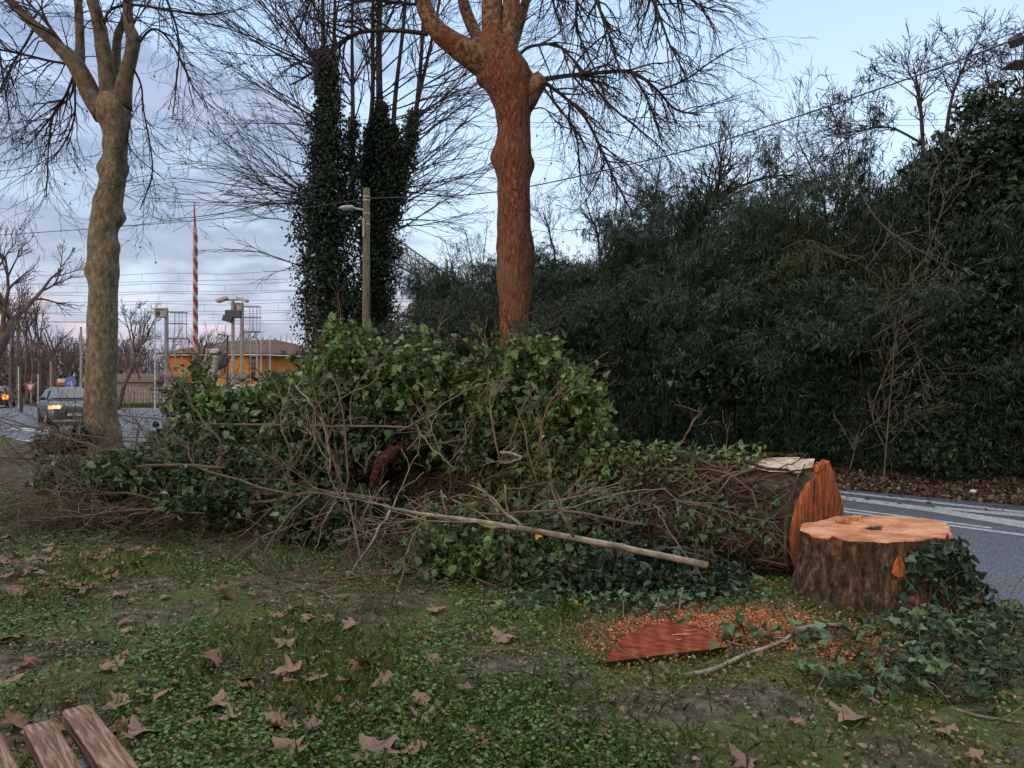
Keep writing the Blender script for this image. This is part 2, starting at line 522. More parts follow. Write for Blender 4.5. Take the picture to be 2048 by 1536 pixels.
M['bamboo'] = material('bamboo leaves', [(0.12, (0.010, 0.022, 0.014)), (0.5, (0.028, 0.056, 0.036)), (0.9, (0.085, 0.135, 0.095))], island=0.75, scale=0.5, rough=0.5, trans=0.15)
M['bamboo_yellow'] = material('yellowish bamboo leaves', [(0.12, (0.022, 0.040, 0.014)), (0.5, (0.046, 0.074, 0.026)), (0.9, (0.095, 0.125, 0.050))], island=0.75, rough=0.5, trans=0.15)
M['culm'] = plain('bamboo culm', (0.034, 0.042, 0.020), 0.6, var=0.3)
M['vine_grey'] = plain('bare vine bark', (0.125, 0.105, 0.088), 0.9, var=0.3)
M['concrete'] = plain('pole concrete', (0.36, 0.35, 0.33), 0.9, var=0.15)
M['pole_wood'] = material('weathered pole timber', [(0.3, (0.115, 0.105, 0.070)), (0.5, (0.17, 0.16, 0.105)), (0.7, (0.23, 0.215, 0.15))], scale=6, rough=0.9, stretch=(6, 6, 0.6), bump=0.3)
M['steel'] = plain('galvanised steel', (0.34, 0.35, 0.37), 0.5, metal=0.3)
M['steel_dark'] = plain('dark steel', (0.055, 0.06, 0.07), 0.5)
M['lamp_grey'] = plain('lamp housing', (0.52, 0.53, 0.52), 0.5)
M['lamp_glass'] = plain('lamp glass', (0.30, 0.30, 0.27), 0.2)
M['wire'] = plain('wire', (0.045, 0.05, 0.07), 0.6)
M['ochre'] = material('ochre render', [(0.2, (0.60, 0.25, 0.060)), (0.8, (0.76, 0.33, 0.085))], scale=1.2, rough=0.9)
M['roof_tile'] = material('roof tile', [(0.3, (0.10, 0.058, 0.046)), (0.7, (0.18, 0.108, 0.088))], scale=5, rough=0.9, stretch=(1, 1, 4))
M['white'] = plain('white paint', (0.62, 0.62, 0.60), 0.6, var=0.08)
M['cream'] = plain('dulled white paint', (0.46, 0.44, 0.40), 0.7, var=0.2)
M['red'] = plain('red paint', (0.36, 0.045, 0.038), 0.5)
M['blue'] = plain('blue sign', (0.02, 0.11, 0.55), 0.4)
M['dark'] = plain('dark opening', (0.025, 0.027, 0.032), 0.4)
M['glass'] = plain('window glass', (0.05, 0.065, 0.085), 0.12, spec=0.6)
M['balcony'] = plain('balcony panel', (0.25, 0.23, 0.25), 0.7)
M['picket'] = plain('weathered concrete picket', (0.36, 0.32, 0.29), 0.9, var=0.25, scale=3)
M['car_grey'] = plain('car paint grey', (0.075, 0.085, 0.105), 0.25, spec=0.6)
M['car_silver'] = plain('car paint silver', (0.30, 0.32, 0.36), 0.25, spec=0.6)
M['car_dark'] = plain('car paint dark', (0.03, 0.03, 0.035), 0.3, spec=0.6)
M['tyre'] = plain('tyre rubber', (0.018, 0.018, 0.019), 0.9)
M['amber'] = glow('amber lamp', (1.0, 0.24, 0.025), 1.3)
M['head'] = glow('headlamp', (1.0, 0.46, 0.16), 1.0)
M['tail'] = glow('tail lamp', (1.0, 0.07, 0.012), 1.1)
M['bench'] = material('worn bench timber', [(0.25, (0.090, 0.045, 0.027)), (0.45, (0.21, 0.115, 0.075)), (0.6, (0.33, 0.205, 0.155)), (0.78, (0.42, 0.31, 0.27))], scale=4, rough=0.7, stretch=(1.2, 14, 14), bump=0.25, distort=0.6,
                      second=(22, (0.5, 1.4, 1.4), (0.56, 0.66), (0.085, 0.070, 0.060), 0.45))
M['bench_steel'] = plain('painted bench steel', (0.20, 0.25, 0.33), 0.4, metal=0.2)
M['litter_white'] = plain('white paper', (0.70, 0.72, 0.75), 0.7)

# ---------------------------------------------------------------- leaf scattering and branch growth
IVY_T = np.array([(0, 0, 0), (0, 1.0, -0.22), (0.26, -0.10, 0.05), (0.50, 0.12, 0.12), (0.33, 0.40, 0.07), (0.20, 0.62, 0.02),
                  (-0.26, -0.10, 0.05), (-0.50, 0.12, 0.12), (-0.33, 0.40, 0.07), (-0.20, 0.62, 0.02)])
IVY_F = [[0, 2, 3, 4, 5, 1], [0, 1, 9, 8, 7, 6]]
HEART_T = np.array([(0, 0, 0), (0, 1.0, -0.20), (0.30, -0.08, 0.06), (0.46, 0.20, 0.13), (0.34, 0.62, 0.06), (-0.30, -0.08, 0.06), (-0.46, 0.20, 0.13), (-0.34, 0.62, 0.06)])
HEART_F = [[0, 2, 3, 4, 1], [0, 1, 7, 6, 5]]
BAM_T = np.array([(0, 0, 0), (0.055, 0.32, 0.0), (0, 1.0, -0.16), (-0.055, 0.32, 0.0)])
BAM_F = [[0, 1, 2, 3]]
ROUND_T = np.array([(0, 0, 0), (0.38, 0.15, 0.05), (0.48, 0.55, 0.1), (0.2, 0.92, 0.04), (-0.2, 0.92, 0.04), (-0.48, 0.55, 0.1), (-0.38, 0.15, 0.05)])
ROUND_F = [[0, 1, 2, 3, 4, 5, 6]]
BLADE_T = np.array([(-0.022, 0, 0), (0.022, 0, 0), (0.017, 0.55, 0.06), (0.0, 1.0, 0.25), (-0.017, 0.55, 0.06)])
BLADE_F = [[0, 1, 2, 3, 4]]
CHIP_T = np.array([(-0.5, -0.3, 0), (0.4, -0.4, 0.08), (0.5, 0.3, 0), (-0.3, 0.45, 0.1)])
CHIP_F = [[0, 1, 2, 3]]


def scatter(T, Fc, pos, tip, nr, size):
    """(V, faces) of one leaf template at every pos: tip = leaf axis, nr = leaf normal"""
    pos = np.asarray(pos, float); n = len(pos)
    y = nrm(np.asarray(tip, float)); x = nrm(np.cross(y, nr)); z = np.cross(x, y)
    S = np.asarray(size, float).reshape(-1, 1, 1)
    wx = (0.72 + 0.42 * NR.random(n)).reshape(-1, 1, 1); wz = (-0.6 + 3.0 * NR.random(n)).reshape(-1, 1, 1)
    V = pos[:, None, :] + S * (wx * T[None, :, 0:1] * x[:, None] + T[None, :, 1:2] * y[:, None] + wz * T[None, :, 2:3] * z[:, None])
    off = (np.arange(n) * len(T))[:, None]
    return V.reshape(-1, 3), [np.asarray(f)[None, :] + off for f in Fc]


def rand_dir(n, rng=NR):
    return nrm(rng.normal(size=(n, 3)))


def leaf_cloud(T, Fc, pos, out, size, down=0.6, flop=0.8, rng=NR):
    """leaves facing outward/up, tips hanging"""
    n = len(pos)
    nr = nrm(out + np.array((0, 0, 0.55)) + rand_dir(n, rng) * flop)
    tip = rand_dir(n, rng) + np.array((0, 0, -down)) + out * 0.35
    return scatter(T, Fc, pos, tip, nr, size)


def ellipsoid_points(n, c, r, inner=0.45, rng=NR, rough=0.25):
    d = rand_dir(n, rng)
    k = inner + (1 - inner) * rng.random(n) ** 0.45
    lump = 1 + rough * (np.sin(d[:, 0] * 5 + c[0] * 3) * np.cos(d[:, 2] * 6 + c[1]) + 0.6 * np.sin(d[:, 1] * 9 + d[:, 2] * 7 + c[0]))
    p = np.array(c) + d * (k * lump)[:, None] * np.array(r)
    return p, d


def vadd(a, b, s=1.0):
    return (a[0] + b[0] * s, a[1] + b[1] * s, a[2] + b[2] * s)


def vn(a):
    l = math.sqrt(a[0] ** 2 + a[1] ** 2 + a[2] ** 2) or 1e-9
    return (a[0] / l, a[1] / l, a[2] / l)


def rv(s=1.0):
    return (random.gauss(0, s), random.gauss(0, s), random.gauss(0, s))


def grow(mb, p, d, L, r, lvl, wob=0.25, grav=0.0, kids=(3, 4, 4, 4), ang=0.8, ratio=0.55, taper=0.35, floor=None, rmin=0.003, tips=None, n=6, up=0.0):
    st = L / (n - 1)
    pts = [p]; d = vn(d); dirs = [d]
    for i in range(n - 1):
        d = vn((d[0] + random.gauss(0, wob), d[1] + random.gauss(0, wob), d[2] + random.gauss(0, wob) + grav + up * (i / n)))
        p = vadd(p, d, st)
        if floor is not None and p[2] < floor:
            p = (p[0], p[1], floor + random.random() * 0.03); d = (d[0], d[1], abs(d[2]) * 0.3)
        pts.append(p); dirs.append(d)
    rad = [max(rmin, r * (1 - (1 - taper) * i / (n - 1))) for i in range(n)]
    mb.tube(pts, rad, 7 if r > 0.04 else (5 if r > 0.012 else 3), cap=r > 0.012)
    if tips is not None and lvl <= 1:
        tips.append(pts[-1]); tips.append(pts[-2])
    if lvl > 0:
        k = kids[min(lvl, len(kids) - 1)]
        for j in range(k):
            t = random.uniform(0.22, 0.98) if k > 1 else 0.7
            f = t * (n - 1); i = min(int(f), n - 2); q = f - i
            a, b = pts[i], pts[i + 1]
            s = (a[0] + (b[0] - a[0]) * q, a[1] + (b[1] - a[1]) * q, a[2] + (b[2] - a[2]) * q)
            dd = vadd(dirs[i + 1], vn(rv()), math.tan(ang) * random.uniform(0.55, 1.0))
            grow(mb, s, dd, L * ratio * (1.15 - 0.5 * t) * random.uniform(0.7, 1.2), max(rmin, rad[i] * 0.62), lvl - 1, wob, grav, kids, ang, ratio, taper, floor, rmin, tips, n, up)
    return pts


def spline(pts, k=5):
    """Catmull-Rom through pts (any dimension)"""
    A = np.array(pts, float)
    A = np.vstack([2 * A[0] - A[1], A, 2 * A[-1] - A[-2]])
    out = []
    for i in range(1, len(A) - 2):
        for j in range(k):
            t = j / k
            out.append(0.5 * ((2 * A[i]) + (A[i + 1] - A[i - 1]) * t + (2 * A[i - 1] - 5 * A[i] + 4 * A[i + 1] - A[i + 2]) * t * t + (3 * A[i] - A[i - 1] - 3 * A[i + 1] + A[i + 2]) * t ** 3))
    out.append(A[-2])
    return np.array(out)


def trunk(mb, path, sides=22, amp=0.05, freq=2.2, knobs=(), k=6, cap=True, seed=0.0):
    """path: (x, y, z, r) stations; noisy skin with knobs (t 0..1, angle, size)"""
    S = spline(path, k); n = len(S)
    C = S[:, :3]; r = S[:, 3]
    tan = np.gradient(C, axis=0); tan = nrm(tan)
    ref = np.array((0, 1.0, 0)) if abs(nrm(tan.mean(0))[1]) < 0.8 else np.array((0, 0, 1.0))
    u = nrm(np.cross(ref, tan)); v = np.cross(tan, u)     # u = right, v = away from camera for an upright trunk
    a = np.arange(sides) * 2 * math.pi / sides
    V = np.zeros((n, sides, 3))
    for i in range(n):
        for j in range(sides):
            dv = math.cos(a[j]) * u[i] + math.sin(a[j]) * v[i]
            p = C[i] + dv * r[i]
            f = 1 + amp * (mnoise.noise(Vector(p * freq) + Vector((seed, 0, 0))) * 1.4 + mnoise.noise(Vector(p * freq * 3.1)) * 0.6)
            for (kt, ka, ks) in knobs:
                da = (a[j] - ka + math.pi) % (2 * math.pi) - math.pi
                w = math.exp(-((i / (n - 1) - kt) / 0.022) ** 2 - (da / 0.45) ** 2)
                f += ks * 1.7 * w
            V[i, j] = C[i] + dv * r[i] * f
    i = np.arange(sides); j = (i + 1) % sides
    q = np.concatenate([np.stack([m_ * sides + i, m_ * sides + j, (m_ + 1) * sides + j, (m_ + 1) * sides + i], 1) for m_ in range(n - 1)])
    fs = [q]
    if cap:
        fs += [i[::-1], i + (n - 1) * sides]
    mb.add(V.reshape(-1, 3), fs)
    return S


def px_path(pts, d):
    """(px, py, width_px[, depth offset]) -> (x, y, z, radius)"""
    out = []
    for p in pts:
        dd = d + (p[3] if len(p) > 3 else 0)
        out.append((*P(p[0], p[1], dd), p[2] / 2 / F * dd))
    return out


# ---------------------------------------------------------------- the setting: ground, lawn, road, verge
def grid_sheet(name, m, poly_fn, x0, x1, y0, y1, step, zfn):
    xs = np.arange(x0, x1 + step, step); ys = np.arange(y0, y1 + step, step)
    X, Y = np.meshgrid(xs, ys)
    Z = zfn(X, Y)
    V = np.stack([X, Y, Z], -1).reshape(-1, 3)
    w = len(xs); h = len(ys)
    I = np.arange(w - 1)[None, :] + (np.arange(h - 1) * w)[:, None]
    f = np.stack([I, I + 1, I + 1 + w, I + w], -1).reshape(-1, 4)
    cx = X[:-1, :-1].ravel() + step / 2; cy = Y[:-1, :-1].ravel() + step / 2
    f = f[poly_fn(cx, cy)]
    o = link(name, raw_mesh(name, V, [f]), m)
    return tag(o, kind='structure')


ground = link('ground', raw_mesh('ground', [(-900, -300, -0.06), (900, -300, -0.06), (900, 1800, -0.06), (-900, 1800, -0.06)], [(0, 1, 2, 3)]), M['far_ground'])
tag(ground, kind='structure')


def across(x, y):
    return NN[0] * x + NN[1] * y


EDGE = 6.42


def lawn_z(x, y):
    e = np.clip((EDGE - across(x, y)) / 0.35, 0, 1)
    return -0.05 + e * (0.075 + 0.05 * (fnoise(x * 0.9, y * 0.9, 3) - 0.5) + 0.03 * (fnoise(x * 4, y * 4, 5) - 0.5))


lawn = grid_sheet('lawn', M['soil'], lambda x, y: across(x, y) < EDGE + 0.1, -22, 6, -4, 30, 0.12, lawn_z)


def verge_z(x, y):
    e = np.clip((across(x, y) - 11.85) / 0.5, 0, 1)
    return -0.05 + e * (0.10 + 0.10 * (fnoise(x * 1.1, y * 1.1, 8) - 0.5) + 0.05 * (fnoise(x * 4, y * 4, 9) - 0.5))


verge = grid_sheet('verge', M['verge'], lambda x, y: (across(x, y) > 11.8) & (across(x, y) < 22) & (x > -5.2), -6, 22, 2, 30, 0.15, verge_z)
rd = np.array([road(6.3, -25), road(6.3, 64), (-95, 48, 0), (-95, 56, 0), (-6.5, 56, 0), (-5.2, 23, 0), road(12.05, 15.5), road(12.05, -25)]) + np.array((0, 0, -0.012))
road_o = link('road', raw_mesh('road', rd, [list(range(len(rd)))[::-1]]), M['asphalt'])
# make it face up whatever the order
if road_o.data.polygons[0].normal.z < 0:
    road_o.data.flip_normals()
tag(road_o, kind='structure')


def strip(name, a, b, w, z, m):
    a = np.array(a[:2]); b = np.array(b[:2]); t = (b - a) / np.linalg.norm(b - a); s = np.array((-t[1], t[0])) * w / 2
    V = [(*(a - s), z), (*(b - s), z), (*(b + s), z), (*(a + s), z)]
    return tag(link(name, raw_mesh(name, V, [(0, 1, 2, 3)]), m), kind='structure')


zr = -0.008


def mark(quad):
    pts = [(*G(*q)[:2], zr) for q in quad]
    o = link('road_marking', raw_mesh('road_marking', pts, [list(range(len(pts)))]), M['paint'])
    if o.data.polygons[0].normal.z < 0:
        o.data.flip_normals()
    return tag(o, kind='structure')


mark([(1600, 972), (2150, 1032), (2150, 1037), (1600, 975.5)])
mark([(1600, 979), (1850, 1012), (2150, 1056), (2150, 1072), (1850, 1020), (1600, 987)])
mark([(1870, 1011), (2150, 1034.5), (2150, 1042), (1870, 1016)])
mark([(1600, 1003), (1984, 1053), (1984, 1056), (1600, 1005.5)])
mark([(1600, 1008.5), (2150, 1080), (2150, 1084), (1600, 1011.5)])
for (pa, pb, w) in (((30, 855), (150, 870), 0.5), ((-40, 874), (110, 886), 0.35), ((-200, 828), (90, 826), 0.18)):
    strip('road_marking', G(*pa), G(*pb), w, zr, M['paint'])
strip('kerb', road(6.36, -20), road(6.36, -6), 0.07, 0.006, M['kerb'])

# ---------------------------------------------------------------- lawn growth (uncountable: stuff)
def lawn_points(n, near=2.0, far=11.0, power=0.75, rng=NR):
    """denser towards the camera; only inside the view cone and on the lawn"""
    u = rng.random(n)
    d = near * (far / near) ** (u ** power)
    x = (rng.random(n) * 2 - 1) * d * 0.74
    keep = across(x, d) < EDGE - 0.05
    return x[keep], d[keep]


x, y = lawn_points(150000)
dens = fnoise(x * 0.9, y * 0.9, 21) + 0.10 * np.clip(-x / 1.5 - 0.3, -1.0, 1.0)
keep = NR.random(len(x)) < np.clip((dens - 0.46) * 6.5, 0.05, 1)
x, y = x[keep], y[keep]
pos = np.stack([x, y, lawn_z(x, y) + 0.005 + NR.random(len(x)) * 0.035], 1)
n = len(x)
V, f = scatter(ROUND_T, ROUND_F, pos, np.stack([NR.normal(size=n), NR.normal(size=n), NR.normal(size=n) * 0.15 + 0.1], 1), nrm(np.array((0, 0, 1.0)) + NR.normal(size=(n, 3)) * 0.38), (0.010 + NR.random(n) * 0.016) * (0.8 + y * 0.06))
tag(link('clover', raw_mesh('clover', V, f), M['clover']), 'low dark green clover leaves covering the lawn', 'ground cover', kind='stuff')

x, y = lawn_points(150000)
dens = fnoise(x * 0.9 + 5, y * 0.9, 31)
keep = NR.random(len(x)) < np.clip((dens - 0.47) * 4.5, 0.10, 1)
x, y = x[keep], y[keep]; n = len(x)
pos = np.stack([x, y, lawn_z(x, y) - 0.005], 1)
V, f = scatter(BLADE_T, BLADE_F, pos, np.stack([NR.normal(size=n) * 0.55, NR.normal(size=n) * 0.55, np.full(n, 0.8)], 1), np.stack([NR.normal(size=n), NR.normal(size=n), np.full(n, 0.1)], 1), (0.03 + NR.random(n) ** 2 * 0.075))
tag(link('grass', raw_mesh('grass', V, f), M['grass']), 'short tufts of green grass across the lawn', 'grass', kind='stuff')

x, y = lawn_points(90000, 2.0, 8.0)
dens = fnoise(x * 1.5 + 9, y * 1.5, 41) + 0.06 * np.clip(x, -1, 1.5)
keep = dens > 0.53
x, y = x[keep], y[keep]; n = len(x)
pos = np.stack([x, y, lawn_z(x, y) + NR.random(n) * 0.012], 1)
V, f = scatter(CHIP_T, CHIP_F, pos, rand_dir(n), nrm(np.array((0, 0, 1.0)) + NR.normal(size=(n, 3)) * 0.7), 0.006 + NR.random(n) * 0.010)
tag(link('moss', raw_mesh('moss', V, f), M['moss']), 'yellow green moss patches in the worn lawn', 'moss', kind='stuff')

x, y = lawn_points(42000, 2.0, 12.0)
n = len(x)
pos = np.stack([x, y, lawn_z(x, y) + 0.004 + NR.random(n) * 0.03], 1)
V, f = scatter(CHIP_T, CHIP_F, pos, np.stack([NR.normal(size=n), NR.normal(size=n), NR.normal(size=n) * 0.2], 1), nrm(np.array((0, 0, 1.0)) + NR.normal(size=(n, 3)) * 0.6), (0.006 + NR.random(n) ** 3 * 0.030) * (0.6 + 0.08 * y))
V2 = [V]; F2 = list(f)
# far verge litter beyond the road
n = 26000
n = 42000
a_ = np.where(NR.random(n) < .012, 11.9 - NR.random(n) ** 2 * 1.2, 11.9 + NR.random(n) ** 1.5 * 2.6); s_ = -7 + NR.random(n) * 20
pos = np.stack([NN[0] * a_ + ND[0] * s_, NN[1] * a_ + ND[1] * s_, np.zeros(n)], 1)
pos[:, 2] = np.maximum(verge_z(pos[:, 0], pos[:, 1]) + NR.random(n) * 0.06, 0.004)
V, f = scatter(CHIP_T, CHIP_F, pos, np.stack([NR.normal(size=n), NR.normal(size=n), NR.normal(size=n) * 0.3], 1), nrm(np.array((0, 0, 1.0)) + NR.normal(size=(n, 3)) * 0.6), 0.025 + NR.random(n) * 0.05)
off = len(V2[0]); V2.append(V); F2 += [q + off for q in f]
tag(link('leaf_litter', raw_mesh('leaf_litter', np.concatenate(V2), F2), M['litter']), 'small broken brown leaves strewn on lawn and verge', 'leaf litter', kind='stuff')

# grass strip and tufts on the far verge
n = 9000
a_ = 11.9 + NR.random(n) * 0.9; s_ = -6 + NR.random(n) * 9
pos = np.stack([NN[0] * a_ + ND[0] * s_, NN[1] * a_ + ND[1] * s_, np.zeros(n)], 1)
kp = fnoise(pos[:, 0] * 1.2, pos[:, 1] * 1.2, 77) > 0.5
pos = pos[kp]; n = len(pos)
pos[:, 2] = verge_z(pos[:, 0], pos[:, 1])
V, f = scatter(BLADE_T, BLADE_F, pos, np.stack([NR.normal(size=n) * 0.6, NR.normal(size=n) * 0.6, np.full(n, 0.8)], 1), rand_dir(n), 0.08 + NR.random(n) * 0.08)
tag(link('verge_grass', raw_mesh('verge_grass', V, f), M['grass']), 'thin grass along the far road edge', 'grass', kind='stuff')

# ---------------------------------------------------------------- the two plane trees
def seed_balls(tips, k, r, parent):
    """hanging seed balls, one part each"""
    ball = None
    for p in random.sample(tips, min(k, len(tips))):
        if ball is None:
            mb = MB()
            mb.tube([(0, 0, 0.05), (0, 0, 0)], [0.002, 0.002], 3)
            mb.lathe([(r * .3, -r), (r * .9, -r * .45), (r * .9, r * .45), (r * .3, r)], (0, 0, 0), 6)
            ball = mb.mesh('seed_ball', True); ball.materials.append(M['twig_dark'])
        o = bpy.data.objects.new('seed_ball', ball); COL.objects.link(o); o.parent = parent
        o.location = Vector((p[0], p[1], p[2] - 0.05)) - parent.location


def limb_tree(name, d, base_path, knobs, limbs, twigs, label, bark, limb_m, balls, rngseed, droop, kf=1.0, rk=1.0):
    random.seed(rngseed)
    x0, y0, _ = P(base_path[0][0], 768, d)
    t = empty(name, (x0, y0, 0), label, 'tree')
    mb = MB()
    bp = [(a, b_, c, r0 * rk) for a, b_, c, r0 in px_path(base_path, d)]
    trunk(mb, bp, 28, 0.055, 2.6, knobs, 8)
    mb.build('trunk', bark, t, True)
    tips = []
    lm = MB(); tw = MB()
    for L in limbs:
        pth = px_path(L['p'], d)
        S = trunk(lm, pth, 12, 0.035, 3.0, (), 5)
        for k in range(int(L.get('k', 0) * kf)):
            i = random.randint(int(len(S) * L.get('from', 0.3)), len(S) - 2)
            tan = vn(tuple(S[i + 1][:3] - S[i][:3]))
            dr = vadd(tan, vn(rv()), 1.0)
            grow(tw, tuple(S[i][:3]), dr, random.uniform(0.9, 2.2) * L.get('len', 1), min(0.016, S[i][3] * 0.4), 2, 0.22, droop, (0, 3, 3), 0.75, 0.6, 0.3, None, 0.0034, tips, 7)
    lm.build('limbs', limb_m, t, True)
    for T in twigs:
        pth = px_path(T['p'], d)
        S = spline(pth, 4)
        tw.tube([tuple(q[:3]) for q in S], [max(0.005, q[3] * 0.66) for q in S], 5)
        for k in range(int(T.get('k', 8) * kf)):
            i = random.randint(int(len(S) * T.get('from', 0.2)), len(S) - 2)
            tan = vn(tuple(S[i + 1][:3] - S[i][:3]))
            dr = vadd(tan, vn(rv()), 0.8)
            grow(tw, tuple(S[i][:3]), dr, random.uniform(0.7, 1.9) * T.get('len', 1), max(0.005, S[i][3] * 0.4), 2, 0.2, droop, (0, 3, 3), 0.75, 0.6, 0.35, None, 0.0034, tips, 7)
    tw.build('twigs', M['twig_dark'], t)
    if balls:
        seed_balls([q_ for q_ in tips if abs(q_[0] / q_[1]) < .7 and (q_[2] - CAM_H) / q_[1] < .52], balls, 0.022, t)
    return t


# centre tree, across the road in front of the bamboo
D1 = 17.6
centre = limb_tree('plane_tree', D1,
    [(1030, 925, 100), (1029, 880, 78), (1029, 800, 66), (1029, 715, 64), (1031, 650, 64), (1031, 600, 68), (1029, 540, 72), (1028, 450, 67), (1027, 380, 66),
     (1026, 320, 72), (1027, 262, 66), (1027, 222, 74), (1024, 192, 86), (1016, 160, 98), (1003, 132, 92), (994, 105, 76), (990, 80, 56)],
    [(0.57, math.pi, 0.16), (0.55, 0.1, 0.12), (0.40, 0.0, 0.12), (0.80, 0.4, 0.12), (0.86, math.pi, 0.16)],
    [dict(p=[(985, 120, 62), (986, 60, 46), (984, 0, 42), (985, -90, 38), (975, -200, 28)], k=14, **{'from': 0.55}),
     dict(p=[(1008, 120, 52), (1020, 60, 38), (1023, 0, 34), (1038, -90, 28), (1060, -200, 20)], k=12, **{'from': 0.5}),
     dict(p=[(985, 140, 60), (945, 112, 56, -0.2), (905, 86, 46, -0.4), (870, 55, 38, -0.6), (846, 5, 32, -0.7), (832, -70, 26, -0.8), (800, -170, 18, -0.8)], k=26, **{'from': 0.45}),
     dict(p=[(972, 110, 30, .3), (955, 75, 26, .5), (935, 30, 24, .7), (925, -10, 22, .8), (915, -110, 18, .9)], k=10, **{'from': 0.6}),
     dict(p=[(1040, 205, 62), (1062, 178, 50), (1084, 156, 34)], k=8, len=0.6),
     dict(p=[(1005, 130, 40, .4), (1030, 70, 26, .6), (1052, 0, 18, .8), (1075, -90, 14, 1.0)], k=10)],
    [dict(p=[(1078, 160, 18), (1130, 152, 14), (1190, 146, 12), (1262, 144, 11), (1312, 178, 9), (1350, 218, 7), (1400, 230, 5)], k=34),
     dict(p=[(1090, 165, 13), (1130, 195, 10), (1170, 235, 9), (1205, 305, 8), (1235, 370, 6), (1268, 432, 4)], k=46, **{'from': 0.05}),
     dict(p=[(1036, 112, 11), (1056, 95, 10), (1085, 89, 9), (1115, 90, 9), (1145, 118, 8), (1170, 148, 8), (1215, 205, 7), (1270, 252, 6), (1325, 300, 4), (1345, 340, 3)], k=34),
     dict(p=[(1262, 145, 8), (1290, 190, 7), (1310, 240, 6), (1325, 290, 4)], k=18),
     dict(p=[(1320, 180, 7), (1370, 160, 6), (1420, 125, 5), (1470, 95, 3)], k=16),
     dict(p=[(1085, 172, 8), (1115, 215, 6), (1150, 260, 6), (1158, 330, 5), (1163, 395, 3)], k=18),
     dict(p=[(1062, 218, 5), (1090, 218, 4), (1120, 250, 4), (1180, 270, 3)], k=12),
     dict(p=[(856, 68, 16, -.6), (800, 62, 13, -.8), (740, 62, 13, -1), (700, 72, 12, -1), (665, 100, 10, -1.1), (620, 148, 7, -1.2), (580, 170, 5, -1.2)], k=22),
     dict(p=[(840, 10, 9, -.7), (780, 4, 8, -.9), (720, 2, 7, -1), (660, 30, 5, -1)], k=20),
     dict(p=[(1060, -200, 18), (1130, -160, 14), (1170, -60, 12), (1200, 20, 9), (1225, 90, 6), (1240, 150, 4)], k=40, **{'from': 0.3}),
     dict(p=[(1060, -190, 18), (1180, -180, 14), (1270, -70, 12), (1310, 10, 10), (1340, 90, 6), (1372, 150, 4)], k=44, **{'from': 0.3}),
     dict(p=[(1050, -150, 14), (1110, -110, 12), (1150, -20, 10), (1155, 60, 8), (1190, 140, 5), (1215, 210, 4)], k=34, **{'from': 0.25}),
     dict(p=[(1100, -190, 16), (1240, -120, 12), (1330, -40, 9), (1400, 10, 6), (1450, 25, 3)], k=34, **{'from': 0.3}),
     dict(p=[(1075, -90, 10, 1), (1100, -30, 9, 1), (1110, 20, 7, 1), (1125, 50, 4, 1)], k=14),
     dict(p=[(900, -130, 12), (860, -100, 10), (820, -30, 8), (800, 40, 5)], k=18),
     dict(p=[(800, -170, 14, -.8), (720, -150, 12, -1), (650, -60, 9, -1.2), (610, 30, 6, -1.3), (590, 90, 4, -1.3)], k=34)],
    'tall plane tree with orange brown trunk standing before the bamboo thicket', M['red_bark'], M['red_limb'], 98, 5, -0.055, 0.85)

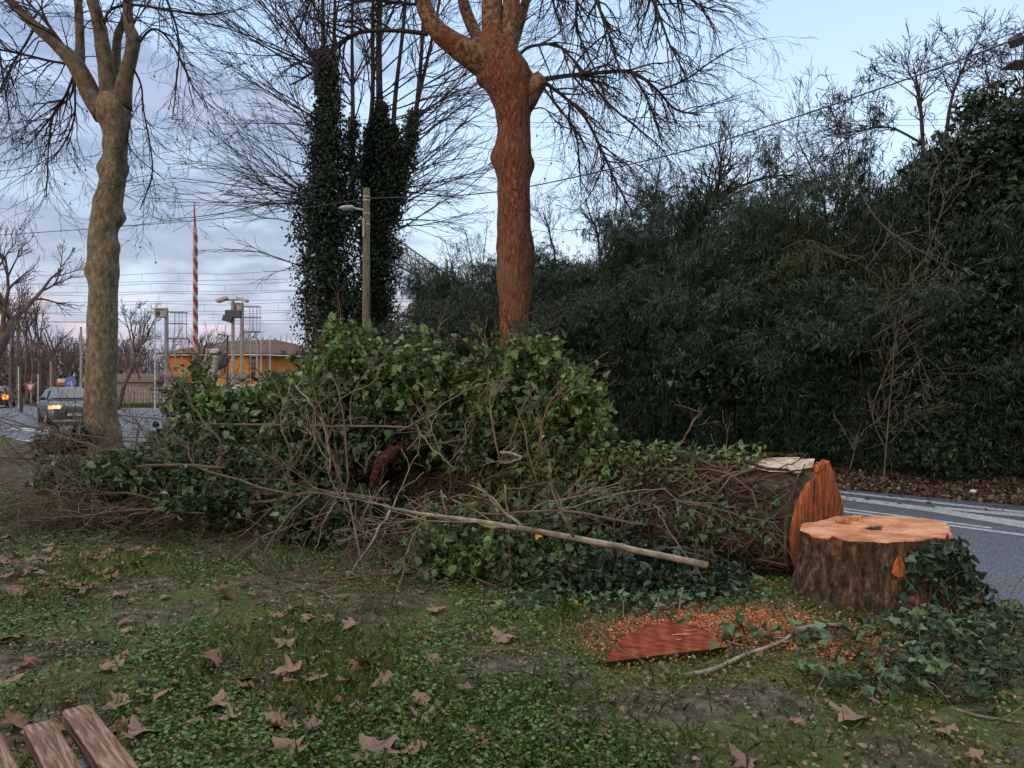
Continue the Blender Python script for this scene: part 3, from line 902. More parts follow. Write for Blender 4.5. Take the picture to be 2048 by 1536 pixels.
# left tree, on the near verge beside the junction
D2 = 16.0
left = limb_tree('plane_tree', D2,
    [(206, 935, 116), (205, 900, 92), (203, 850, 76), (201, 800, 68), (204, 700, 66), (206, 600, 62), (207, 540, 66), (206, 480, 62), (212, 430, 60), (222, 380, 55), (228, 330, 49),
     (232, 285, 50), (231, 252, 62), (226, 225, 80), (223, 203, 66), (222, 190, 46), (222, 183, 22)],
    [(0.50, 0.2, 0.28), (0.615, math.pi, 0.38), (0.62, 0.3, 0.22), (0.68, math.pi, 0.18), (0.37, math.pi, 0.22), (0.42, -0.2, 0.25), (0.88, 0.2, 0.22), (0.53, math.pi, 0.16), (0.45, -1.6, 0.14)],
    [dict(p=[(212, 226, 56), (186, 195, 40), (166, 155, 36), (146, 122, 34), (110, 88, 22), (70, 52, 19), (20, 2, 16), (-50, -70, 12)], k=24, **{'from': 0.4}),
     dict(p=[(158, 140, 24, .2), (160, 90, 17, .3), (158, 30, 16, .4), (152, -60, 13, .5), (150, -150, 10, .5)], k=9, **{'from': 0.3}),
     dict(p=[(224, 222, 50), (216, 160, 34), (205, 90, 28), (196, 40, 24), (182, -10, 22), (165, -100, 15)], k=14, **{'from': 0.45}),
     dict(p=[(240, 215, 44), (250, 160, 30), (262, 110, 26), (266, 78, 27), (258, 50, 20), (256, 0, 18), (262, -90, 13)], k=16, **{'from': 0.4}),
     dict(p=[(228, 190, 22, .3), (232, 130, 18, .4), (235, 75, 16, .5), (250, 35, 14, .5), (262, -30, 10, .6)], k=10, **{'from': 0.4}),
     dict(p=[(262, 92, 20), (272, 82, 16), (277, 78, 12)], k=3, len=.5)],
    [dict(p=[(140, 128, 8), (100, 122, 8), (60, 112, 8), (20, 103, 7), (-30, 95, 5)], k=18),
     dict(p=[(142, 112, 12), (115, 75, 11), (85, 35, 9), (60, 8, 8), (30, -30, 6)], k=16),
     dict(p=[(148, 150, 9), (132, 190, 8), (108, 228, 7), (80, 262, 5), (50, 300, 3)], k=26),
     dict(p=[(150, 155, 8), (140, 195, 7), (110, 220, 6), (98, 280, 5), (95, 350, 4), (92, 400, 3)], k=22),
     dict(p=[(262, 128, 8), (282, 170, 6), (287, 220, 5), (300, 290, 5), (304, 350, 4), (280, 420, 3)], k=26),
     dict(p=[(268, 100, 9), (300, 60, 8), (330, 70, 7), (365, 125, 6), (390, 180, 4), (430, 220, 3)], k=24),
     dict(p=[(205, 60, 10), (220, 20, 9), (270, 10, 8), (350, 22, 7), (420, 28, 5), (460, 20, 3)], k=20),
     dict(p=[(262, -30, 9), (310, -40, 8), (345, 30, 7), (358, 100, 5), (345, 240, 3)], k=20),
     dict(p=[(70, 55, 8), (50, 90, 7), (25, 130, 6), (0, 180, 5), (-20, 230, 3)], k=20),
     dict(p=[(-40, -60, 10), (-30, 10, 8), (-5, 80, 6), (5, 150, 5), (20, 240, 3)], k=26),
     dict(p=[(150, 165, 7), (148, 240, 6), (120, 300, 5), (90, 330, 3)], k=18),
     dict(p=[(250, 175, 6), (256, 240, 5), (262, 300, 4), (330, 360, 3)], k=14)],
    'mottled grey plane tree with knobbly trunk beside the road junction', M['plane_bark'], M['limb'], 70, 6, -0.05, 0.72, 0.86)
sk = MB()
random.seed(3)
for k in range(22):
    a = random.uniform(-0.5, 2.6)
    p = (left.location.x + 0.4 * math.cos(a + 1.57 * 2), 16 - 0.3 + random.uniform(-.2, .2), random.uniform(0.1, 1.1))
    grow(sk, p, (random.uniform(-1, 1), -0.4, random.uniform(0.3, 1.2)), random.uniform(0.5, 1.3), 0.009, 1, 0.2, 0.0, (0, 3), 0.7, 0.5, 0.4, 0.02, 0.004)
sk.build('sucker_shoots', M['branch'], left)

# ---------------------------------------------------------------- ivy-clad trees
def ivy_on_path(S, n, rfac, rng, size=0.10):
    """leaves round a path of (x,y,z,r)"""
    i = rng.random(n) ** 1.0 * (len(S) - 1.001)
    k = i.astype(int); q = (i - k)[:, None]
    c = S[k, :3] * (1 - q) + S[k + 1, :3] * q; r = (S[k, 3:4] * (1 - q) + S[k + 1, 3:4] * q)
    a = rng.random(n) * 2 * math.pi
    out = np.stack([np.cos(a), np.sin(a), rng.normal(size=n) * 0.25], 1)
    lump = 1 + 0.22 * np.sin(a * 3 + c[:, 2] * 2.3) + 0.22 * np.sin(c[:, 2] * 5.1 + a * 2)
    pos = c + out * r * (rfac[0] + (rfac[1] - rfac[0]) * rng.random(n) * lump)[:, None]
    kp = (np.sin(a * 2 + c[:, 2] * 1.7) + np.sin(c[:, 2] * 4.3 - a * 3) + rng.normal(size=n) * 0.9) > -1.25
    return pos[kp], nrm(out)[kp], (size * (0.6 + 0.8 * rng.random(n)))[kp]


def ivy_tree(d, stems, ivy, whips, label, seed):
    random.seed(seed); rng = np.random.default_rng(seed)
    x0, y0, _ = P(stems[0][0][0], 768, d)
    t = empty('ivy_clad_tree', (x0, y0, 0), label, 'tree', None)
    mb = MB()
    SS = []
    for s in stems:
        SS.append(trunk(mb, px_path(s, d), 9, 0.05, 2, (), 5))
    mb.build('trunk', M['twig_dark'], t, True)
    Vs, Fs, off = [], [], 0
    for (path, n) in ivy:
        S = spline(px_path(path, d), 5)
        pos, out, sz = ivy_on_path(S, n, (0.25, 1.04), rng, 0.085)
        pos += rng.normal(size=pos.shape) * 0.08
        V, f = leaf_cloud(IVY_T, IVY_F, pos, out, sz, 0.8, 0.8, rng)
        Vs.append(V); Fs += [q + off for q in f]; off += len(V)
    link('ivy', raw_mesh('ivy', np.concatenate(Vs), Fs, False), M['ivy_dark'], t)
    tw = MB()
    for (k, y0_, y1_, dx, up, ln) in whips:
        for j in range(k):
            S = random.choice(SS)
            py = random.uniform(y0_, y1_)
            zt = CAM_H - (py - 768) / F * d
            i = int(np.argmin(np.abs(S[:, 2] - zt)))
            i = min(max(i, 0), len(S) - 2)
            grow(tw, tuple(S[i][:3]), (dx * random.uniform(0.7, 1.3), random.gauss(0, 0.5), up * random.uniform(0.6, 1.4)), ln * random.uniform(0.6, 1.2), 0.028, 2, 0.10, 0.0, (0, 5, 6), 0.55, 0.5, 0.3, None, 0.0062, None, 7, 0.02)
    tw.build('crown', M['twig_dark'], t)
    return t


ivy_tree(24.0,
    [[(652, 930, 44), (655, 600, 34), (655, 300, 26), (650, 120, 24), (648, 95, 18)],
     [(648, 140, 10), (646, 60, 8), (645, -100, 6)], [(668, 260, 8), (668, 100, 7), (672, -80, 5)], [(705, 420, 10), (706, 250, 9), (704, 60, 6), (708, -80, 4)]],
    [([(655, 110, 36), (655, 200, 48), (655, 300, 84), (652, 400, 110), (648, 470, 128)], 17000), ([(648, 460, 128), (660, 560, 124), (668, 640, 130), (668, 720, 136), (664, 900, 130)], 22000), ([(706, 235, 14), (704, 300, 34), (702, 380, 52), (695, 450, 70)], 2400)],
    [(30, 560, 130, -1.0, 0.75, 5.2), (12, 640, 420, -1.0, 0.25, 4.8), (10, 260, 20, -0.5, 1.2, 4.0), (5, 260, 20, 0.5, 1.2, 3.5)],
    'ivy covered tree with stubby topped trunk left of the lamp pole', 21)
ivy_tree(25.0,
    [[(752, 930, 40), (754, 600, 30), (757, 400, 22), (760, 250, 16), (758, 120, 12), (760, -60, 9)],
     [(745, 460, 16), (732, 340, 13), (745, 200, 9), (745, 40, 7), (750, -80, 5)],
     [(765, 470, 16), (782, 340, 12), (790, 200, 9), (806, 60, 7), (815, -60, 5)],
     [(770, 420, 16), (808, 345, 13), (828, 255, 10), (842, 120, 8), (850, -40, 6)],
     [(768, 440, 12), (815, 300, 9), (836, 200, 8), (868, 60, 6), (890, -60, 4)]],
    [([(762, 205, 16), (760, 280, 40), (757, 350, 62), (755, 450, 92), (760, 520, 84)], 12000), ([(758, 500, 84), (752, 600, 84), (748, 690, 90), (746, 900, 90)], 13000),
     ([(742, 250, 12), (734, 330, 30), (742, 420, 44), (750, 480, 50)], 5200), ([(785, 255, 14), (786, 330, 40), (776, 430, 50)], 5200), ([(828, 222, 16), (816, 300, 34), (795, 372, 48), (772, 450, 60)], 5200)],
    [(24, 420, 120, 1.0, 0.6, 4.4), (14, 560, 330, 1.0, 0.22, 4.4), (14, 200, 0, 0.3, 1.2, 3.8), (8, 200, 0, -0.4, 1.2, 3.4)],
    'several stemmed ivy covered tree right of the lamp pole', 22)

# ---------------------------------------------------------------- bamboo thicket beyond the road
def bamboo_mesh(seed, n_leaf, H, W, m, spire=False):
    """arching culms with drooping leaf sprays; about H high and W in radius"""
    rng = np.random.default_rng(seed)
    cul = MB()
    nc = 5 if spire else 20
    ns = n_leaf // 6
    C, O = [], []
    for k in range(nc):
        a = rng.random() * 6.283; rb = rng.random() * W * 0.45
        ox, oy = math.cos(a), math.sin(a)
        hh = H * (0.42 + 0.58 * rng.random() ** 0.6) if not spire else H * (0.8 + 0.2 * rng.random())
        lean = W * (0.35 + 0.95 * rng.random())
        end = R(96 + 22 * rng.random()) if not spire else R(88)
        t = np.linspace(0, 1, 9)
        px_ = np.stack([ox * (rb + lean * t ** 2.0), oy * (rb + lean * t ** 2.0), hh * np.sin(t * end)], 1)
        cul.tube([tuple(q) for q in px_], list(0.017 * (1 - 0.8 * t)), 4)
        mk = ns // nc
        tt = 0.02 + 1.0 * rng.random(mk) ** (0.85 if not spire else 0.6)
        base = np.stack([ox * (rb + lean * tt ** 2.0), oy * (rb + lean * tt ** 2.0), hh * np.sin(np.minimum(tt, 1) * end)], 1)
        sp = (0.30 if not spire else 0.15) * (1.15 - 0.5 * tt)[:, None]
        C.append(base + rng.normal(size=(mk, 3)) * sp * np.array((1, 1, 0.8)))
        O.append(np.tile(np.array((ox, oy, 0.0)), (mk, 1)))
    c = np.concatenate(C); out = nrm(np.concatenate(O) * 0.5 + rng.normal(size=(len(c), 3)) * 0.6)
    c[:, 2] = np.maximum(c[:, 2], 0.06)
    sd = nrm(out * 0.9 + np.array((0, 0, -0.5)))
    N_ = len(c) * 6
    pos = np.repeat(c, 6, 0) + rng.normal(size=(N_, 3)) * 0.03
    tip = nrm(np.repeat(sd, 6, 0) + rng.normal(size=(N_, 3)) * 0.42 + np.array((0, 0, -0.25)))
    nr_ = nrm(np.repeat(out, 6, 0) * 0.4 + np.array((0, 0, 0.8)) + rng.normal(size=(N_, 3)) * 0.5)
    V, f = scatter(BAM_T, BAM_F, pos, tip, nr_, 0.10 + 0.13 * rng.random(N_))
    return cul.mesh('culms'), raw_mesh('foliage', V, f, False)


protos = []
for k in range(4):
    protos.append(bamboo_mesh(50 + k, 32000, 1.0 * 5.0, 1.35, M['bamboo']))
outline_px = [700, 780, 830, 880, 940, 1000, 1060, 1130, 1200, 1300, 1400, 1480, 1540, 1600, 1660, 1720, 1800, 1900, 2000, 2100, 2250]
outline_py = [690, 660, 625, 575, 540, 525, 500, 485, 450, 405, 370, 340, 325, 390, 370, 315, 320, 300, 260, 240, 240]
lab_near = 'dense dark bamboo clump on the far verge {}'
random.seed(12)
k = 0
anchors = ['behind the pale lane edge', 'in front of the bare vine tangle', 'behind the felled trunk', 'between felled trunk and orange tree', 'just right of the orange plane tree', 'left of the orange plane tree', 'right of the lamp pole']
for row, (na, hf, step) in enumerate(((13.9, 0.70, 1.35), (15.2, 0.90, 1.4), (17.0, 1.0, 1.6))):
    s = -7.5
    while s < 19.6 - row * 0.4:
        b = road(na + random.uniform(-.2, .2), s)
        px = 1024 + F * b[0] / b[1]
        py = np.interp(px, outline_px, outline_py)
        h = (CAM_H - (py - 768) / F * b[1]) * (hf if px > 1040 else max(hf, .92)) * random.uniform(0.82, 1.12)
        if row == 0 and 900 < px < 960:
            h *= 0.9
        cu, fo = protos[k % 4]
        yellow = (row == 1 and 1690 < px < 1790) or (row == 1 and 1350 < px < 1420)
        t = empty('bamboo_clump', b, 'bamboo clump in the dark thicket beyond the road', 'bamboo', 'bamboo clumps of the thicket')
        if yellow:
            t['label'] = 'yellowish green bamboo clump standing out near the thicket top'
        t.rotation_euler = (0, 0, random.random() * 6.28)
        t.scale = (1.0, 1.0, h / 5.0)
        c = bpy.data.objects.new('culms', cu); COL.objects.link(c); c.parent = t
        c2 = bpy.data.objects.new('foliage', fo); COL.objects.link(c2); c2.parent = t
        if not cu.materials: cu.materials.append(M['culm'])
        if not fo.materials: fo.materials.append(M['bamboo'])
        if yellow:
            c2.material_slots[0].link = 'OBJECT'; c2.material_slots[0].material = M['bamboo_yellow']
        k += 1
        s += step * random.uniform(0.85, 1.1)
# tall slender spires
for (px, na, py, nm) in ((1722, 15.0, 135, 'tall slender bamboo spire rising highest above the thicket'), (1556, 16.0, 255, 'feathery bamboo spire above the middle of the thicket'), (880, 14.2, 490, 'small bamboo tuft beside the gantry')):
    r_ = (px - 1024) / F
    yy = na / (NN[0] * r_ + NN[1])
    h = CAM_H - (py - 768) / F * yy
    cu, fo = bamboo_mesh(70 + px, 2600, h, 0.6 if px > 900 else 0.5, M['bamboo'], True)
    t = empty('bamboo_spire', (r_ * yy, yy, 0), nm, 'bamboo')
    link('culms', cu, M['culm'], t, (0, 0, 0)); link('foliage', fo, M['bamboo'], t, (0, 0, 0))

# ivy-smothered bushes of the thicket, bare shrubs and vines
def ivy_bush(name, blobs, label, mat, size, cat='ivy', seed=0, inner=0.45, stems=10, group=None, stem_len=0.5, floor=None, ground_z=0.0, dens=1.35, shoots=None, rough=0.25):
    shoots = (name == 'ivy_bush') if shoots is None else shoots
    dens = dens * (1.45 if shoots else 1)
    rng = np.random.default_rng(seed); random.seed(seed)
    cs = [P(b[0], b[1], b[2]) for b in blobs]
    t = empty(name, (cs[0][0], cs[0][1], ground_z), label, cat, group)
    Vs, Fs, off = [], [], 0
    st = MB()
    for b, c in zip(blobs, cs):
        px, py, d, rx, rz, ry, n = b
        r = (rx / F * d, ry, rz / F * d)
        n = int(n * dens)
        pos, out = ellipsoid_points(n, c, r, inner, rng, rough)
        if floor is not None:
            pos[:, 2] = np.maximum(pos[:, 2], floor + rng.random(n) * 0.08)
        if shoots:
            m_ = max(1, n // 10)
            sd_ = nrm(out[:m_] * 0.8 + np.array((0, -0.15, 0.75)) + rng.normal(size=(m_, 3)) * 0.45)
            tt = np.tile(np.arange(10) / 10.0, m_)[:, None]
            pos = np.repeat(pos[:m_], 10, 0) + np.repeat(sd_, 10, 0) * (tt * 0.30 - 0.12) + rng.normal(size=(m_ * 10, 3)) * 0.030
            out = nrm(np.repeat(out[:m_], 10, 0) * 0.5 + rng.normal(size=(m_ * 10, 3)) * 0.5)
            n = len(pos)
            if floor is not None:
                pos[:, 2] = np.maximum(pos[:, 2], floor + rng.random(n) * 0.08)
            V, f = leaf_cloud(HEART_T, HEART_F, pos, out, size * 0.74 * (0.35 + 0.95 * rng.random(n)), 0.15, 0.8, rng)
            for k in range(0, m_, 2):
                a_, b_ = pos[k * 10], pos[k * 10 + 9]
                st.tube([tuple(a_), tuple(b_)], [0.004, 0.002], 3)
        else:
            V, f = leaf_cloud(IVY_T, IVY_F, pos, out, size * 0.84 * (0.5 + 0.8 * rng.random(n)), 0.5, 0.75, rng)
        Vs.append(V); Fs += [q + off for q in f]; off += len(V)
        for k in range(stems):
            dr = vn(rv()); p = vadd(c, (dr[0] * r[0] * .4, dr[1] * r[1] * .4, dr[2] * r[2] * .4 - r[2] * 0.2))
            grow(st, p, (dr[0], dr[1] - 0.2, dr[2] + 0.5), stem_len * random.uniform(0.7, 1.5), 0.008, 1, 0.25, 0.0, (0, 3), 0.7, 0.6, 0.4, floor, 0.0025)
    link('foliage', raw_mesh('foliage', np.concatenate(Vs), Fs, False), mat, t)
    if st.t or st.v:
        st.build('stems', M['vine_stem'], t)
    return t


ivy_bush('ivy_mound', [(1965, 330, 12.0, 95, 90, 0.8, 2600), (2060, 260, 11.6, 95, 95, 0.8, 2200), (1890, 400, 12.3, 60, 75, 0.6, 1300), (2050, 440, 11.5, 80, 110, 0.6, 1800), (1960, 210, 12.2, 38, 30, .4, 300)],
         'dark ivy mound smothering the tallest bushes at right', M['ivy_dark'], 0.105, seed=301, stems=0, rough=.5)
ivy_bush('ivy_mound', [(1970, 600, 11.3, 70, 80, 0.4, 1300), (1870, 800, 11.9, 70, 80, 0.4, 1100), (1900, 900, 11.6, 90, 45, 0.4, 900)],
         'low dark ivy curtain hanging behind the bare vine tangle', M['ivy_dark'], 0.10, seed=302, stems=0, rough=.5)
ivy_bush('laurel_sprays', [(1430, 740, 14.0, 110, 60, 0.5, 700)], 'broad leaved sprays in the bamboo behind felled trunk', M['ivy_dark'], 0.13, seed=303, stems=6)


def bare_shrub(name, px, na, stems, label, seed, mat, lvl=2, wob=0.2, rmin=0.0042, kids=(0, 4, 4), cat='shrub', grav=0.0):
    random.seed(seed)
    r_ = (px - 1024) / F; yy = na / (NN[0] * r_ + NN[1])
    t = empty(name, (r_ * yy, yy, 0), label, cat)
    mb = MB()
    for s in stems:
        pth = [(a, b_, c, r0 * (0.40 if cat == 'vine' else 0.62)) for a, b_, c, r0 in px_path(s['p'], yy)]
        S = trunk(mb, pth, 7, 0.04, 3, (), 4)
        for k in range(s.get('k', 10)):
            i = random.randint(int(len(S) * s.get('from', 0.3)), len(S) - 2)
            tan = vn(tuple(S[i + 1][:3] - S[i][:3]))
            dr = vadd(vadd(tan, vn(rv()), 0.9), (0, 0, s.get('up', 0.2)))
            grow(mb, tuple(S[i][:3]), dr, s.get('len', 1.4) * random.uniform(0.5, 1.2), max(rmin, S[i][3] * 0.5), lvl, wob, grav, kids, 0.7, 0.55, 0.35, None, rmin)
    mb.build('branches', mat, t)
    return t


bare_shrub('bare_tree', 1390, 16.2, [dict(p=[(1375, 930, 26), (1380, 600, 22), (1385, 500, 22), (1400, 440, 19), (1435, 375, 13), (1440, 335, 8), (1446, 300, 4)], k=40, len=1.3, **{'from': .4}), dict(p=[(1400, 440, 11), (1460, 385, 9), (1530, 355, 7), (1600, 350, 4)], k=52, len=1.1, **{'from': .1}), dict(p=[(1385, 500, 10), (1350, 440, 7), (1310, 400, 5), (1280, 380, 3)], k=18, len=0.9)],
           'bare dark branched tree leaning out of the bamboo top', 401, M['twig_dark'], cat='tree')
bare_shrub('bare_tree', 1855, 14.6, [dict(p=[(1845, 930, 20), (1848, 420, 16), (1845, 270, 13), (1838, 190, 9), (1828, 135, 4)], k=22, len=0.9, **{'from': .5}), dict(p=[(1880, 420, 14), (1895, 250, 12), (1912, 170, 8), (1950, 90, 5), (1962, 90, 3)], k=24, len=0.9, **{'from': .35}), dict(p=[(1850, 290, 9), (1780, 255, 7), (1720, 262, 5), (1690, 280, 3)], k=26, len=1.1)],
           'bare spreading tree above the ivy mound at right', 402, M['twig_dark'], cat='tree')
bare_shrub('bare_tree', 2010, 15.5, [dict(p=[(2020, 930, 18), (2010, 400, 14), (1995, 230, 9), (1970, 140, 4)], k=20, len=0.9, **{'from': .5}), dict(p=[(2030, 350, 10), (2045, 200, 8), (2030, 150, 4)], k=18, len=1.2)],
           'bare twiggy tree beside the floodlight tower', 403, M['twig_dark'], cat='tree')
bare_shrub('bare_shrub', 1640, 16.5, [dict(p=[(1650, 930, 10), (1655, 500, 9), (1640, 380, 7), (1600, 290, 4), (1590, 270, 3)], k=18, len=1.3, **{'from': .4}), dict(p=[(1660, 480, 8), (1690, 400, 6), (1700, 310, 4)], k=18, len=1.3)],
           'thin bare shrub in the dip between two bamboo spires', 404, M['twig_dark'])
bare_shrub('bare_shrub', 1210, 17.0, [dict(p=[(1200, 930, 10), (1200, 520, 8), (1180, 430, 5), (1170, 400, 3)], k=22, len=1.3, **{'from': .35}), dict(p=[(1215, 520, 7), (1240, 450, 5), (1250, 400, 3)], k=20, len=1.2)],
           'thin bare shrub just right of the orange plane tree', 405, M['twig_dark'])
bare_shrub('bare_shrub', 1110, 17.0, [dict(p=[(1110, 930, 8), (1112, 560, 7), (1100, 470, 5), (1085, 420, 3)], k=16, len=1.0, **{'from': .4})],
           'wispy bare shrub touching the orange plane tree', 406, M['twig_dark'])
bare_shrub('bare_shrub', 930, 17.0, [dict(p=[(930, 930, 6), (922, 640, 5), (905, 540, 3), (890, 480, 2)], k=16, len=1.0, **{'from': .3}), dict(p=[(955, 640, 4), (965, 540, 3), (975, 440, 2)], k=12, len=1.0, **{'from': .1}), dict(p=[(940, 640, 4), (945, 540, 3), (930, 460, 2)], k=12, len=1.0, **{'from': .1})],
           'wispy bare shrub between gantry and orange plane tree', 407, M['twig_dark'])
bare_shrub('bare_shrub', 1300, 17.0, [dict(p=[(1300, 930, 9), (1300, 500, 7), (1310, 400, 5), (1320, 330, 3)], k=22, len=1.3, **{'from': .45})],
           'thin bare shrub under the drooping plane twigs', 408, M['twig_dark'])
bare_shrub('vine_tangle', 1790, 12.45, [
    dict(p=[(1768, 958, 9), (1772, 900, 8), (1780, 800, 5), (1790, 690, 4), (1800, 640, 3)], k=10, len=1.0, up=0),
    dict(p=[(1772, 900, 5), (1745, 830, 4), (1765, 760, 4), (1790, 700, 3), (1840, 650, 3)], k=8, len=0.8, up=0),
    dict(p=[(1720, 645, 3), (1780, 610, 4), (1850, 560, 4), (1900, 510, 3)], k=9, len=0.8, up=-.3),
    dict(p=[(1745, 675, 3), (1820, 630, 4), (1900, 580, 3)], k=9, len=0.8, up=-.4),
    dict(p=[(1805, 650, 4), (1840, 720, 4), (1870, 790, 3)], k=5, len=.7, up=-.4),
    dict(p=[(1772, 870, 4), (1815, 840, 3), (1840, 900, 3)], k=6, len=.7),
    dict(p=[(1700, 940, 4), (1720, 870, 3), (1760, 840, 3)], k=6, len=.7)],
    'tangle of bare grey vines hanging before the dark thicket', 409, M['vine_grey'], 1, 0.2, 0.0036, (0, 4), 'vine')
bare_shrub('vine_tangle', 1860, 12.35, [
    dict(p=[(1700, 330, 4), (1740, 420, 6), (1790, 470, 6), (1870, 520, 5), (1900, 545, 4)], k=8, len=.8, up=-.2),
    dict(p=[(1850, 520, 4), (1880, 430, 4), (1900, 380, 4), (1960, 345, 3)], k=5, len=.8),
    dict(p=[(1860, 470, 4), (1858, 400, 3), (1870, 340, 3)], k=4, len=.6),
    dict(p=[(1730, 540, 3), (1780, 480, 4), (1840, 460, 3)], k=5, len=.6),
    dict(p=[(1560, 500, 3), (1620, 480, 3), (1690, 520, 3)], k=6, len=.7)],
    'bare vines climbing over the upper bamboo and ivy', 410, M['vine_grey'], 1, 0.2, 0.0036, (0, 3), 'vine')

# ---------------------------------------------------------------- felled trunk
LD = np.array((-0.80, 0.60, 0.0)); LS = np.array((0.60, 0.80, 0.0)); LU = np.array((0, 0, 1.0))
LC = np.array(P(1640, 1046, 6.32)); LC[2] = 0.435
log = empty('felled_trunk', (LC[0], LC[1], 0), 'huge felled plane trunk with orange sawn end lying behind stump', 'log')
rng = np.random.default_rng(77); random.seed(77)


def log_point(t, a, k=1.0):
    """t metres from the sawn end, a angle from up, towards the road"""
    r = (0.455 - 0.020 * t) * (1 + 0.07 * math.sin(a * 3 + t * 1.3) + 0.05 * math.sin(a * 5 - t * 2.1))
    if t < 0.9:
        r *= 1 + 0.04 * (0.9 - t) + 0.16 * (0.9 - max(t, 0)) * max(0.0, -math.cos(a + 0.5))
    c = LC + LD * t + LU * (-0.02 * t)
    bell = 1 - 0.46 * max(0.0, math.cos(a)) ** 1.25 * max(0.0, 1 - max(t, 0) / 0.9)
    return c + (LS * math.sin(a) * bell + LU * math.cos(a)) * r * k


nt, na_ = 60, 40
Vl = np.array([[log_point(i * 7.2 / (nt - 1) + ((-0.085 * math.sin(2 * math.pi * j / na_) - 0.03 * math.cos(2 * math.pi * j / na_)) * max(0.0, 1 - i * 0.122 / 1.2) + 0.02), 2 * math.pi * j / na_, 1 + min(1, .12 + i / 5) * (0.09 * mnoise.noise(Vector((i * .35, j * .5, 0))) + 0.05 * mnoise.noise(Vector((i * .9, j * 1.3, 3))))) for j in range(na_)] for i in range(nt)])
ii = np.arange(na_); jj = (ii + 1) % na_
q = np.concatenate([np.stack([k * na_ + ii, k * na_ + jj, (k + 1) * na_ + jj, (k + 1) * na_ + ii], 1) for k in range(nt - 1)])
link('bark', raw_mesh('bark', Vl.reshape(-1, 3), [q, ii + (nt - 1) * na_]), M['log_bark'], log)
# sawn end: several rings, a little dished, with the hinge of torn fibre at the top
rings = []
for k, rr in enumerate((1.0, 0.985, 0.75, 0.5, 0.25, 0.06)):
    base = Vl[0].mean(0)
    rings.append(base + (Vl[0] - base) * rr + (-LD) * (0.0 if k == 0 else 0.012 + 0.015 * rng.random(na_)[:, None] * (1 - rr)))
q = np.concatenate([np.stack([k * na_ + ii, (k + 1) * na_ + ii, (k + 1) * na_ + jj, k * na_ + jj], 1) for k in range(5)])
link('sawn_end', raw_mesh('sawn_end', np.concatenate(rings), [q, (ii + 5 * na_)]), M['face_wood'], log)
mb = MB()
hp = Vl[0][0]
for k in range(16):
    a = LS * (k - 8) * 0.017 - LU * 0.02
    mb.box(hp + a - LD * 0.0 + LU * (0.0 + 0.03 * random.random()), (0.02 + 0.05 * random.random(), 0.020, 0.03 + 0.07 * random.random() ** 2), rz=math.atan2(LD[1], LD[0]) + random.uniform(-.3, .3), ry=random.uniform(-.3, .3), bev=0.004)
mb.build('hinge_splinters', M['face_wood'], log)
mb = MB()
for (t0, t1, w, m_a) in ((0.05, 0.78, 0.16, 0.10), (0.12, 0.62, 0.10, -0.18), (0.2, 0.9, 0.05, 0.34)):
    pts = []
    for k in range(9):
        t = t0 + (t1 - t0) * k / 8
        hw = w * (1 - abs(k / 8 - .4) ** 2 * 1.6) * random.uniform(.75, 1.05)
        pts += [log_point(t, m_a - hw / .45 / 1, 1.06), log_point(t, m_a, 1.09), log_point(t, m_a + hw / .45, 1.06)]
    fs = []
    for k in range(8):
        fs += [(k * 3, k * 3 + 1, k * 3 + 4, k * 3 + 3), (k * 3 + 1, k * 3 + 2, k * 3 + 5, k * 3 + 4)]
    mb.add(pts, fs)
mb.build('stripped_patch', M['pale_wood'], log, True)
mb = MB()
for (u0, z0, z1) in ((.10, .36, -.05), (-.12, .40, .12), (.20, .12, -.2), (.02, .30, .22), (-.2, .1, -.3)):
    pts = [tuple(LC + LD * (-0.010 - .085 * u0 / .45 - .03 * (z0 + (z1 - z0) * q_ / 5) / .49 + .02) + LS * (u0 + random.gauss(0, .006)) + LU * (z0 + (z1 - z0) * q_ / 5)) for q_ in range(6)]
    mb.tube(pts, [.002, .006, .009, .008, .005, .002], 5)
mb.build('shake_cracks', M['log_bark'], log)
# undercut lip of pale wood at the butt
mb = MB()
lip = []
for k in range(11):
    a = math.pi * 1.02 + (k - 3) * 0.11
    lip.append((log_point(0.05, a, 1.02), log_point(0.55 - 0.02 * k, a, 1.035)))
Vx = [p for ab in lip for p in ab]
mb.add(Vx, [(k * 2, k * 2 + 1, k * 2 + 3, k * 2 + 2) for k in range(10)])
mb.build('undercut', M['red_wood'], log, True)
# matted dead ivy stems wrapped along the bark
mb = MB()
for k in range(1150):
    t = 0.16 + 5.2 * random.random() ** 1.35; a = random.uniform(-2.8, 0.9)
    if (t < 1.0 and -0.45 < a < 0.5) or (t < 0.45 and random.random() < 0.5):
        continue
    da = random.gauss(0, 0.22); dt = random.choice((-1, 1)) * random.uniform(0.05, 0.22)
    pts = []; up_ = random.choice((1.02, 1.06, 1.12))
    for j in range(7):
        pts.append(tuple(log_point(max(0.12, t), a, up_ + 0.09 * random.random())))
        t += dt * random.uniform(.3, 1.4); a += da * 0.5 + random.gauss(0, 0.16)
    r0 = random.choice((0.003, 0.004, 0.005, 0.008, 0.013))
    mb.tube(pts, [r0] * 6 + [r0 * .5], 4)
mb.build('dead_ivy_stems', M['vine_stem'], log)
